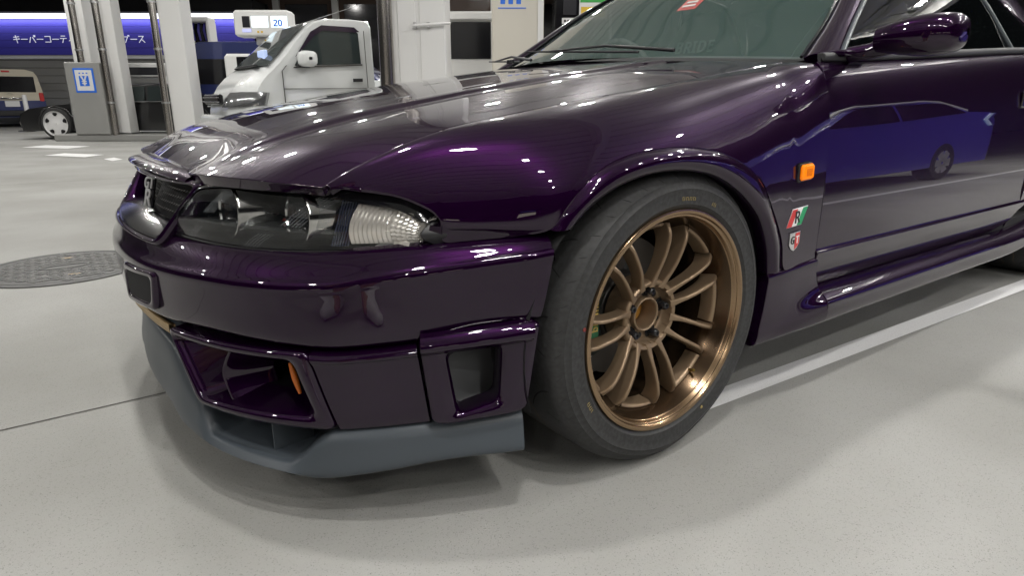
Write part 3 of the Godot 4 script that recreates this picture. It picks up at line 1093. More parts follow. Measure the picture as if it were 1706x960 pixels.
# ---- lower bumper and the grey lip
func front_lip() -> void:
	# painted frame of the big side intake
	const DEEP := [[.425, .318], [.604, .326], [.622, .240], [.475, .240]]
	for s in [1.0, -1.0]:
		var g := Geo.new()
		frame_on_nose(g, [[.318, .347], [.638, .353], [.668, .2], [.392, .202]], [[.338, .330], [.612, .333], [.640, .226], [.408, .218]], [[0, -.045], [0, -.014], [.12, -.006], [.5, -.004], [.85, -.007], [1, -.014], [1.05, -.022], [2, -.085]], 12, s, DEEP)
		var fr := obj("intake_frame", g, M.paint, car_root)
		# cavity
		g = Geo.new()
		var A := outline(DEEP, 12)
		var P := []
		for d in [-.085, -.2]:
			var w := PackedVector3Array()
			for q in A: w.append(FP(lerpf(q.x, .5, .0 if d > -.1 else .05) * s, q.y, -.085) + Vector3(.0 if d > -.1 else .15, 0, 0))
			P.append(w)
		g.grid(P, Vector3(-.5, .28, .9 * s), true)
		var mid := FP(.52 * s, .28, -.075) + Vector3(.15, 0, 0)
		for k in A.size():
			var p0: Vector3 = P[1][k]; var p1: Vector3 = P[1][(k + 1) % A.size()]
			g.tri(p0, p1, mid, Vector3(-1, 0, 0), Vector3(-1, 0, 0), Vector3(-1, 0, 0))
		obj("intake_cavity", g, M.black_gloss, fr)
		# upright guide vane inside
		g = Geo.new()
		var rows := []
		for t in [0.0, .25, .5, .75, 1.0]:
			var y := lerpf(.334, .216, t)
			var w := PackedVector3Array()
			var f := FP(tab([0, .487, .5, .455, 1, .475], t) * s, y, -.030)
			for q in [Vector3(.09, 0, -.008 * s), Vector3(.0, 0, -.004 * s), Vector3(-.004, 0, 0), Vector3(.0, 0, .004 * s), Vector3(.09, 0, .012 * s)]: w.append(f + q)
			rows.append(w)
		g.grid(surf(rows, 4, 4), FP(.475 * s, .28, -.08))
		obj("guide_vane", g, M.paint, fr)
		g = Geo.new()
		for k in 8:
			g.box(FP(.585 * s, .325 - k * .012, -.14), Vector3(.004, .003, .07), 0.0)
		obj("cooler_fin", g, M.iron, fr)
		g = Geo.new()
		var w2 := []
		for k in 5: w2.append(FP((.598 + .012 * k / 4.0) * s, lerpf(.318, .258, k / 4.0), -.034))
		g.tube(w2, [.003, .005, .006, .005, .003], 8)
		obj("marker_lamp", g, M.amber_dull, fr)

	# painted side panel between intake and duct
	var net := [[], [], [], [], [], [], []]
	for k in 6:
		var t := k / 5.0
		var zt := lerpf(.6405, .755, t); var zb := lerpf(.6705, .7645, t)
		var q := [[0.0, -.024], [.04, -.004], [.10, .001], [.16, -.004], [.5, -.007], [.9, -.012], [1.0, -.016]]
		for r in 7:
			var z := lerpf(zt, zb, q[r][0])
			net[r].append(FP(z, lerpf(yC(z) - .008, yD(z), q[r][0]), q[r][1]))
	var g := Geo.new()
	g.panel(surf(net, 4, 4), IN, .02)
	pair("bumper_side_panel", g, M.paint)

	# duct at the end of the bumper: brow, frame, inside
	for s in [1.0, -1.0]:
		g = Geo.new()
		frame_on_nose(g, [[.757, .386], [.846, .404], [.838, .224], [.767, .213]], [[.781, .350], [.820, .358], [.818, .252], [.789, .232]], [[0, -.05], [0, -.004], [.08, .004], [.45, .007], [.85, .002], [1, -.006], [1, -.05]], 10, s)
		var fr := obj("brake_duct", g, M.paint, car_root)
		g = Geo.new()
		var rows := [[], [], [], []]
		for k in 9:
			var z := lerpf(.760, .840, k / 8.0)
			var yt := lerpf(.388, .404, k / 8.0); var yb := lerpf(.350, .362, k / 8.0)
			var rr := [[yt + .002, -.004], [yt - .004, .012], [lerpf(yt, yb, .6), .020], [yb + .002, .006]]
			for r in 4: rows[r].append(FP(z * s, rr[r][0], rr[r][1]))
		g.panel(surf(rows, 4, 3), Vector3(.2, .36, .3 * s), .012)
		obj("duct_brow", g, M.paint, fr)
		g = Geo.new()
		var A := outline([[.781, .350], [.820, .358], [.818, .252], [.789, .232]], 10)
		var P := []
		for d in [[-.045, 0.0], [-.045, .16]]:
			var w := PackedVector3Array()
			for q in A: w.append(FP(q.x * s, q.y, d[0]) + Vector3(d[1], 0, -.01 * s * d[1] / .16))
			P.append(w)
		g.grid(P, FP(.80 * s, .3, .4), true)
		obj("duct_wall", g, M.plastic_grey, fr)
		g = Geo.new()
		var c := FP(.80 * s, .29, -.045) + Vector3(.15, 0, -.03 * s)
		g.box(c, Vector3(.006, .16, .12), .001, Basis(Vector3.UP, .5 * s))
		obj("duct_back", g, M.plastic_blue, fr)
		g = Geo.new()
		g.lathe([Vector2(.0005, .004), Vector2(.004, .003), Vector2(.005, 0)], Transform3D(Basis(Vector3.UP, -PI / 2 + .5 * s), c + Vector3(-.004, -.03, .004 * s)), 12)
		obj("duct_screw", g, M.badge_white, fr)

	# tan edging under the centre of the bumper
	g = Geo.new()
	var p := []
	for k in 17:
		var z := lerpf(-.30, .305, k / 16.0)
		p.append(FP(z, yC(absf(z)) - .014 - .012 * pow(absf(z) / .3, 3.0), -.020))
	var rows2 := []
	for q in [Vector2(-.006, .009), Vector2(.006, .009), Vector2(.006, -.009), Vector2(-.006, -.009), Vector2(-.006, .009)]:
		var w := []
		for k in p.size():
			w.append(p[k] + Vector3(q.x, q.y, 0))
		rows2.append(cr(w, 2))
	g.grid(rows2, Vector3(-.6, .35, 0))
	obj("intake_edging", g, M.tan_edge, car_root)
	# dark mouth behind it
	g = Geo.new()
	var P2 := []
	for y in [.14, .36]:
		var w := PackedVector3Array()
		for k in 17: w.append(FP(lerpf(-.36, .36, k / 16.0), y, -.16))
		P2.append(w)
	g.grid(P2, IN)
	obj("mouth_cavity", g, M.void_black, car_root)

	# ---- the lip itself
	var zs := zs_between(0.0, .836, 70)
	var L := []
	for k in 12: L.append(PackedVector3Array())
	for i in range(-zs.size() + 1, zs.size()):
		var z: float = zs[absi(i)]
		var s := -1.0 if i < 0 else 1.0
		var yt := yT(z) if z < .388 else yD(z) - .004
		# the duct cut into the lip
		var floor_y := yE(z) + .024
		var cut := smoothstep(.388, .414, z) * (1.0 - smoothstep(.590, .662, z))
		var y1 := lerpf(yt, floor_y, cut)
		var yb := yE(z)
		var dz := tab([0, -.034, .2, -.03, .32, -.014, .45, 0, .6, .002, .75, 0, .84, -.002], z)
		var dt := tab([0, -.046, .25, -.040, .36, -.026, .42, -.016, .84, -.015], z)
		var h := y1 - yb
		var rows := [[y1 - .006, dt - .20], [y1 - .001, dt - .10], [y1 - .001, dt - .026], [y1 + .0005, dt - .012], [y1 - .003, dt - .003], [y1 - h * .18, lerpf(dt, dz, .45)], [y1 - h * .45, lerpf(dt, dz, .85)], [y1 - h * .72, dz + .003], [yb + .008, dz + .003], [yb + .001, dz - .004], [yb, dz - .018], [yb + .006, dz - .30]]
		for k in 12:
			L[k].append(FP(z * s, rows[k][0], rows[k][1]))
	g = Geo.new()
	g.grid(surf(L.map(func(r): return Array(r)), 3, 1), Vector3(-.3, .16, 0))
	# closing the two ends
	for e in [0, L[0].size() - 1]:
		var c := Vector3.ZERO
		for k in range(2, 11): c += L[k][e] / 9.0
		for k in range(2, 10):
			g.tri(c, L[k][e], L[k + 1][e], Vector3(1, 0, 0), Vector3(1, 0, 0), Vector3(1, 0, 0))
		g.tri(c, L[10][e], L[2][e], Vector3(1, 0, 0), Vector3(1, 0, 0), Vector3(1, 0, 0))
	var lip := obj("front_lip", g, M.lip_grey, car_root)
	for s in [1.0, -1.0]:
		g = Geo.new()
		var f := FP(.556 * s, .16, -.028)
		var poly := PackedVector2Array([Vector2(0, -.036), Vector2(.085, -.032), Vector2(.085, .05), Vector2(0, .05)])
		g.prism(poly, -.0015, .0015, Transform3D(Basis(Vector3(.97, 0, -.2 * s).normalized(), Vector3.UP, Vector3(.2 * s, 0, .97).normalized()), f), .0005)
		obj("lip_fin", g, M.lip_grey, lip)


func belt_y(x: float) -> float: return tab([.5, .871, .7, .878, 1.2, .905, 1.87, .943, 2.1, .952], x)

func body_side() -> void:
	# ---- door
	var q := [[.795, 0.0], [.812, -.018], [.831, -.07], [.845, -.16]]
	var net := []
	for k in 13: net.append([])
	for i in 8:
		var t := i / 7.0
		var xs := [lerpf(.5465, 1.99, t), lerpf(.5465, 2.05, t), lerpf(.5465, 2.06, t), lerpf(.549, 2.05, t), lerpf(.552, 1.96, t), lerpf(.556, 1.84, t)]
		for k in 4: net[k].append(Vector3(lerpf(xs[0], xs[1], k / 4.0), belt_y(xs[0]) + q[k][1], q[k][0]))
		net[4].append(Vector3(xs[1], .60, .8555))
		net[5].append(Vector3(xs[2], .50, .8575))
		net[6].append(Vector3(xs[2], .425, .8565))
		net[7].append(Vector3(xs[2], .411, .8575))
		net[8].append(Vector3(xs[3], .404, .862))
		net[9].append(Vector3(xs[3], .396, .8605))
		net[10].append(Vector3(lerpf(xs[3], xs[4], .6), .372, .855))
		net[11].append(Vector3(xs[4], .338, .845))
		net[12].append(Vector3(xs[5], .304, .828))
	var g := Geo.new()
	g.panel(surf(net, 5, 5), IN, .02)
	var D := pair("door", g, M.paint)
	# door handle: black recess with a bright edge
	g = Geo.new()
	g.box(Vector3(1.915, .787, .849), Vector3(.20, .058, .012), .006, Basis(Vector3.BACK, .02))
	for s in 2: obj("handle_recess", g if s == 0 else g.mirrored(), M.chrome_dark, D[s])
	g = Geo.new()
	g.box(Vector3(1.915, .787, .855), Vector3(.188, .046, .008), .004, Basis(Vector3.BACK, .02))
	for s in 2: obj("handle", g if s == 0 else g.mirrored(), M.black_gloss, D[s])
	# ---- skirt, with the flared piece behind the front wheel
	net = [
		[Vector3(.352, .376, .849), Vector3(.42, .3815, .852), Vector3(.49, .3855, .854), Vector3(.553, .389, .856)],
		[Vector3(.354, .366, .853), Vector3(.424, .372, .857), Vector3(.494, .377, .858), Vector3(.556, .382, .860)],
		[Vector3(.353, .34, .853), Vector3(.43, .345, .856), Vector3(.505, .345, .857), Vector3(.562, .345, .857)],
		[Vector3(.346, .285, .853), Vector3(.430, .29, .857), Vector3(.515, .295, .861), Vector3(.578, .300, .862)],
		[Vector3(.337, .24, .853), Vector3(.430, .25, .859), Vector3(.52, .26, .872), Vector3(.59, .265, .885)],
		[Vector3(.330, .205, .853), Vector3(.42, .222, .860), Vector3(.515, .235, .874), Vector3(.594, .242, .886)],
		[Vector3(.325, .193, .846), Vector3(.415, .200, .856), Vector3(.51, .205, .866), Vector3(.598, .207, .872)],
		[Vector3(.335, .19, .80), Vector3(.42, .195, .80), Vector3(.51, .20, .80), Vector3(.60, .203, .80)],
	]
	g = Geo.new()
	g.panel(surf(net, 5, 6), IN, .03)
	pair("skirt_front_piece", g, M.paint)
	net = [[], [], [], [], [], [], []]
	for i in 6:
		var t := i / 5.0
		var x := lerpf(.588, 2.32, t)
		var rise := .02 * smoothstep(.8, 1.0, t)
		var r := [[.300, .825], [.293, .855], [.276, .882], [.262, .888], [.245, .886], [.208, .872], [.203, .80]]
		for k in 7: net[k].append(Vector3(x - (.02 * (k - 2) / 2.0 if i == 0 and k < 2 else 0.0), r[k][0] + rise, r[k][1]))
	g = Geo.new()
	g.panel(surf(net, 5, 6), IN, .02)
	pair("side_skirt", g, M.paint)
	# dark sill behind the gaps
	g = Geo.new()
	g.box(Vector3(1.4, .28, .79), Vector3(1.9, .10, .06))
	g.box(Vector3(.545, .58, .77), Vector3(.03, .40, .06))
	pair("sill", g, M.void_black)

	# ---- mirror on the door
	g = Geo.new()
	var rows := []
	var prof := [[.872, .035, .030], [.90, .046, .036], [.93, .051, .042], [.97, .053, .047], [1.0, .052, .046], [1.025, .044, .041], [1.038, .028, .028], [1.043, .006, .008]]
	for f in prof:
		var c := Vector3(.695 + (f[0] - .9) * .24, .926 + (f[0] - .9) * .05, f[0])
		var w := []
		for k in 20:
			var a := TAU * k / 20.0
			var sx := signf(cos(a)) * pow(absf(cos(a)), .75); var sy := signf(sin(a)) * pow(absf(sin(a)), .72)
			var px: float = sx * .062 * (f[1] / .053)
			if cos(a) > 0.0: px *= .72
			w.append(c + Vector3(px, sy * f[2], 0))
		rows.append(w)
	var up := []
	for k in 21:
		var col := []
		for r in rows: col.append(r[k % 20])
		up.append(cr(col, 5))
	g.grid(up, Vector3(.71, .94, .97))
	g.tube([Vector3(.68, .892, .80), Vector3(.69, .900, .85), Vector3(.70, .915, .89)], [.02, .02, .026], 12)
	g.box(Vector3(.70, .895, .80), Vector3(.16, .016, .05), .006)
	# triangle at the foot of the pillar
	g.prism(PackedVector2Array([Vector2(.63, .878), Vector2(.79, .882), Vector2(.80, .975), Vector2(.785, .98)]), .0, .012, Transform3D(Basis(Vector3(1, 0, -.06), Vector3(0, .93, -.36), Vector3(.06, .36, .93)), Vector3(0, .063, 1.12)), .003)
	obj("mirror", g, M.paint, D[0])
	obj("mirror", g.mirrored().moved(Transform3D(Basis(), Vector3(.20, 0, .11))), M.paint, D[1])   # folded back
	# the black strip along the window foot
	g = Geo.new()
	rows = [[], [], [], [], []]
	for i in 8:
		var x := lerpf(.57, 2.0, i / 7.0)
		var y := belt_y(x)
		var r := [[.001, .797], [.006, .803], [.016, .802], [.022, .793], [.020, .78]]
		for k in 5: rows[k].append(Vector3(x, y + r[k][0], r[k][1]))
	g.panel(surf(rows, 3, 4), IN, .02)
	for s in 2: obj("waist_seal", g if s == 0 else g.mirrored(), M.rubber_seal, D[s])


# ---- pillars, glass, roof
func greenhouse() -> void:
	# frame lines of the near side, foot to roof
	var ws := [Vector3(.640, .886, .70), Vector3(.80, .985, .662), Vector3(1.0, 1.125, .60), Vector3(1.20, 1.245, .535)]
	var sd := [Vector3(.655, .885, .785), Vector3(.83, 1.000, .722), Vector3(1.05, 1.135, .655), Vector3(1.28, 1.235, .605)]
	# windscreen
	var net := []
	for i in 4:
		var row := []
		for k in 9:
			var f := lerpf(-1.0, 1.0, k / 8.0)
			var e: Vector3 = ws[i]
			row.append(Vector3(e.x - lerpf(.245, .10, i / 3.0) * cos(f * PI / 2), e.y + lerpf(.022, .035, i / 3.0) * cos(f * PI / 2), e.z * f))
		net.append(row)
	var g := Geo.new()
	g.grid(surf(net, 8, 5), Vector3(1.2, .8, 0))
	var scr := obj("windscreen", g, M.screen_glass, car_root)
	# inspection sticker and red sticker inside the glass
	g = Geo.new()
	g.box(Vector3(.785, 1.090, .205), Vector3(.002, .085, .075), 0, Basis(Vector3.BACK, -.95))
	obj("red_sticker", g, M.badge_red, scr)
	g = Geo.new()
	for k in 3: g.box(Vector3(.783 + .018 * (k - 1), 1.092 + .013 * (k - 1), .205), Vector3(.0022, .010, .052 - .01 * k), 0, Basis(Vector3.BACK, -.95))
	obj("sticker_print", g, M.badge_white, scr)
	# pillar
	net = [[], [], [], []]
	for i in 4:
		var a: Vector3 = ws[i]; var b: Vector3 = sd[i]
		net[0].append(a + Vector3(-.004, .004, .004))
		net[1].append(a.lerp(b, .25) + Vector3(-.008, .012, .004))
		net[2].append(a.lerp(b, .65) + Vector3(-.008, .012, .008))
		net[3].append(b)
	g = Geo.new()
	g.panel(surf(net, 4, 6), IN, .02)
	pair("front_pillar", g, M.paint)
	# grey seal along the window, and the drip channel
	g = Geo.new()
	var o := []
	for p in sd: o.append(p + Vector3(.004, .002, .006))
	g.tube(Array(cr(o, 5)), [.007], 8)
	pair("window_seal", g, M.seal_grey)
	g = Geo.new()
	o = []
	for p in ws: o.append(p + Vector3(-.004, .006, -.002))
	g.tube(Array(cr(o, 5)), [.0045], 8)
	pair("screen_trim", g, M.black_gloss)
	# roof
	net = []
	var rx := [1.09, 1.25, 1.5, 1.85, 2.15]
	for i in 5:
		var row := []
		for k in 9:
			var f := lerpf(-1.0, 1.0, k / 8.0)
			var x: float = rx[i] + (.11 * (1.0 - cos(f * PI / 2)) if i == 0 else (.06 * (1 - cos(f * PI / 2)) if i == 1 else 0.0))
			var zr := lerpf(.545, .60, minf(1.0, i / 2.0))
			row.append(Vector3(x, tab([1.09, 1.279, 1.25, 1.30, 1.5, 1.318, 1.85, 1.31, 2.15, 1.27], rx[i]) - tab([0, 0, .7, .012, 1, .05], absf(f)), zr * f))
		net.append(row)
	g = Geo.new()
	g.panel(surf(net, 6, 4), IN, .02)
	obj("roof", g, M.paint, car_root)
	# side glass with the pillar behind it
	net = [[], [], []]
	var top := [Vector3(.83, 1.0, .715), Vector3(1.05, 1.133, .65), Vector3(1.3, 1.232, .602), Vector3(1.70, 1.245, .60)]
	var low := [Vector3(.70, .89, .778), Vector3(1.05, .905, .782), Vector3(1.45, .93, .778), Vector3(1.86, .955, .768)]
	for i in 4:
		net[0].append(top[i]); net[1].append(top[i].lerp(low[i], .5) + Vector3(0, .008, .012)); net[2].append(low[i])
	g = Geo.new()
	g.grid(surf(net, 5, 6), IN)
	pair("side_window", g, M.side_glass)
	g = Geo.new()
	g.tube([Vector3(1.70, 1.245, .605), Vector3(1.78, 1.10, .70), Vector3(1.865, .955, .773)], [.008], 8)
	pair("window_divider", g, M.seal_grey)
	net = [[Vector3(1.71, 1.24, .598), Vector3(1.95, 1.225, .592), Vector3(2.2, 1.17, .58)], [Vector3(1.79, 1.10, .692), Vector3(2.05, 1.09, .69), Vector3(2.33, 1.06, .67)], [Vector3(1.875, .957, .762), Vector3(2.15, .96, .76), Vector3(2.42, .965, .75)]]
	g = Geo.new()
	g.grid(surf(net, 5, 5), IN)
	pair("rear_side_window", g, M.side_glass)
	# scuttle under the screen
	net = []
	for r in [[.0, .012], [.05, .006], [.12, -.004]]:
		var row := []
		for k in 9:
			var f := lerpf(-1.0, 1.0, k / 8.0)
			row.append(Vector3(.54 - .205 * cos(f * PI / 2) + r[0], lerpf(.872, .897, cos(f * PI / 2)) - .006 + r[1] * .5, .70 * f))
		net.append(row)
	g = Geo.new()
	g.grid(surf(net, 4, 4), IN)
	obj("scuttle", g, M.black_trim, car_root)
	# wipers
	for wz in [[.47, -.02, .40], [-.10, -.58, -.16]]:
		g = Geo.new()
		var a := Vector3(.47 - .12 * cos(wz[0] * 2.0), .912, wz[0])
		var b := Vector3(.66 - .245 * cos(wz[1] * 2.2) - .05, .935, wz[1])
		var m := a.lerp(b, .5) + Vector3(0, .014, 0)
		g.tube([a, m, b], [.005, .004, .003], 8)
		var a2 := a.lerp(b, .25) + Vector3(.0, -.004, 0); var b2 := b + (b - a) * .22
		g.tube([a2, b2], [.004, .003], 6)
		obj("wiper", g, M.black_trim, car_root)
	g = Geo.new()
	for k in 3: g.lathe([Vector2(.0005, .012), Vector2(.005, .011), Vector2(.007, 0)], Transform3D(Basis(Vector3.RIGHT, -PI / 2), Vector3(.345, .906, -.22 + k * .012)), 10)
	obj("washer_jet", g, M.black_gloss, car_root)
	# inside
	g = Geo.new()
	net = []
	for r in [[.0, .0], [.16, .02], [.30, .0], [.36, -.10], [.37, -.30]]:
		var row := []
		for k in 9:
			var f := lerpf(-1.0, 1.0, k / 8.0)
			row.append(Vector3(.66 - .20 * cos(f * PI / 2) + r[0], .88 + r[1] + .02 * cos(f * PI / 2), .66 * f))
		net.append(row)
	g.grid(surf(net, 3, 4), Vector3(.6, .5, 0))
	obj("dashboard", g, M.cabin_black, car_root)
	for s in [-.36, .36]:
		g = Geo.new()
		var rows := []
		for f in [[.58, .0, .22, .07], [.75, .05, .25, .08], [.92, .11, .25, .08], [1.05, .15, .19, .07], [1.14, .18, .13, .06], [1.18, .19, .08, .03]]:
			var w := []
			for k in 17:
				var a := TAU * k / 16.0
				w.append(Vector3(1.45 + f[1] + cos(a) * f[3] + (.05 * pow(absf(sin(a)), 3.0) * -1.0), f[0], s + sin(a) * f[2]))
			rows.append(w)
		g.grid(surf(rows, 4, 1), Vector3(1.55, .9, s))
		g.box(Vector3(1.22, .52, s), Vector3(.50, .14, .46), .05)
		var seat := obj("seat", g, M.cabin_black, car_root)
		text("seat_lettering", "BRIDE", .055, M.seat_print, seat, Transform3D(Basis(Vector3(0, 0, 1), Vector3(.35, .94, 0), Vector3(-.94, .35, 0)), Vector3(1.505, 1.02, s)), .002)
	g = Geo.new()
	var wheel := []
	var X := Transform3D(Basis(Vector3.BACK, .35), Vector3(1.06, .86, -.36))
	for k in 33: wheel.append(X * Vector3(0, cos(TAU * k / 32.0) * .17, sin(TAU * k / 32.0) * .17))
	g.tube(wheel, [.014], 10, false)
	g.box(X * Vector3.ZERO, Vector3(.03, .08, .10), .01)
	g.box(X * Vector3.ZERO, Vector3(.012, .03, .33), .004)
	obj("steering_wheel", g, M.cabin_black, car_root)


# ---- the part of the body behind the doors
func body_rear() -> void:
	# section outlines (y, z) at stations along x, from the deck middle out and down
	var st := [
		[2.0, [[.955, .0], [.955, .55], [.95, .72], [.92, .80], [.80, .842], [.60, .857], [.41, .858], [.30, .82]]],
		[2.3, [[.97, .0], [.97, .55], [.962, .70], [.935, .79], [.80, .852], [.66, .872], [.60, .874], [.56, .87]]],
		[2.72, [[.985, .0], [.985, .5], [.975, .68], [.94, .78], [.87, .82], [.80, .855], [.71, .882], [.68, .885]]],
		[3.15, [[.98, .0], [.98, .5], [.965, .68], [.93, .77], [.80, .845], [.66, .87], [.60, .872], [.56, .868]]],
		[3.5, [[.965, .0], [.965, .5], [.95, .66], [.91, .74], [.78, .80], [.58, .815], [.40, .81], [.25, .79]]],
		[3.7, [[.93, .0], [.93, .45], [.92, .60], [.87, .68], [.74, .72], [.56, .735], [.40, .73], [.25, .70]]],
	]
	var net := []
	for s in st:
		var row := []
		for q in s[1]:
			row.append(Vector3(s[0], q[0], q[1]))
		net.append(row)
	var g := Geo.new()
	g.panel(surf(net, 6, 4), Vector3(2.8, .5, 0), .02)
	pair("rear_quarter", g, M.paint)
	# rear end, window, bumper
	net = []
	for r in [[3.70, .93], [3.74, .86], [3.76, .70], [3.78, .55], [3.76, .38], [3.70, .25]]:
		var row := []
		for k in 9:
			var f := lerpf(-1.0, 1.0, k / 8.0)
			row.append(Vector3(r[0] - .01 * pow(absf(f), 3.0), r[1], .725 * f))
		net.append(row)
	g = Geo.new()
	g.panel(surf(net, 4, 3), IN + Vector3(2, 0, 0), .02)
	var tail := obj("tail", g, M.paint, car_root)
	for z in [-.52, -.36, .36, .52]:
		g = Geo.new()
		g.lathe([Vector2(.0005, .006), Vector2(.05, .004), Vector2(.06, 0)], Transform3D(Basis(Vector3.UP, PI / 2), Vector3(3.755, .78, z)), 24)
		obj("tail_lamp", g, M.badge_red, tail)
	net = [[], [], []]
	for k in 7:
		var f := lerpf(-1.0, 1.0, k / 6.0)
		net[0].append(Vector3(2.13, 1.268, .56 * f)); net[1].append(Vector3(2.45, 1.14, .60 * f)); net[2].append(Vector3(2.78, .985, .63 * f))
	g = Geo.new()
	g.grid(surf(net, 5, 4), IN)
	obj("rear_window", g, M.side_glass, car_root)
	# the sail panels beside it
	net = [[Vector3(2.14, 1.262, .57), Vector3(2.47, 1.13, .61), Vector3(2.80, .98, .64)], [Vector3(2.2, 1.17, .585), Vector3(2.35, 1.06, .675), Vector3(2.43, .962, .752)]]
	g = Geo.new()
	g.panel(surf(net, 4, 5), IN, .02)
	pair("rear_pillar", g, M.paint)
	g = Geo.new()
	g.box(Vector3(3.58, 1.18, 0), Vector3(.22, .022, 1.36), .008)
	g.box(Vector3(3.60, 1.07, .55), Vector3(.14, .2, .02), .004); g.box(Vector3(3.60, 1.07, -.55), Vector3(.14, .2, .02), .004)
	obj("rear_wing", g, M.paint, car_root)


func under_body() -> void:
	var g := Geo.new()
	g.box(Vector3(.0, .30, 0), Vector3(1.1, .30, .90), .02)
	g.box(Vector3(1.55, .24, 0), Vector3(2.1, .10, 1.52), .02)
	g.box(Vector3(3.05, .34, 0), Vector3(1.0, .34, 1.0), .02)
	obj("underbody", g, M.void_black, car_root)
	# wheel-house liners
	for x in [0.0, 2.72]:
		g = Geo.new()
		var P := []
		for z in [.845, .80, .48]:
			var w := PackedVector3Array()
			for k in 33:
				var a := lerpf(-.30, PI + .30, k / 32.0)
				w.append(Vector3(x + cos(a) * .385, .325 + sin(a) * .355, z))
			P.append(w)
		g.grid(P, Vector3(x, 1.5, .6))
		var c := Vector3(x, .32, .48)
		for k in 32: g.tri(c, P[2][k], P[2][k + 1], Vector3(0, 0, 1), Vector3(0, 0, 1), Vector3(0, 0, 1))
		pair("wheel_house", g, M.liner)
	g = Geo.new()
	for q in [[Vector3(-.66, .45, .30), Vector3(-.5, .6, .5)], [Vector3(-.45, .58, 0), Vector3(.05, .02, .9)]]: g.box(q[0], Vector3(.3, .1, .3), .01)
	obj("engine_bay", g, M.void_black, car_root)


# ---- wheels: built with the rim's outer face at z = 0, facing +z
func wheels() -> void:
	var w := make_wheel(true)
	car_root.add_child(w, true)
	w.transform = Transform3D(Basis(), Vector3(0, .325, .855))
	for q in [[Vector3(0, .325, -.855), PI], [Vector3(2.72, .325, .862), 0.0], [Vector3(2.72, .325, -.862), PI]]:
		var o: Node3D = w.duplicate()
		o.name = "wheel"
		car_root.add_child(o, true)
		o.transform = Transform3D(Basis(Vector3.UP, q[1]), q[0])


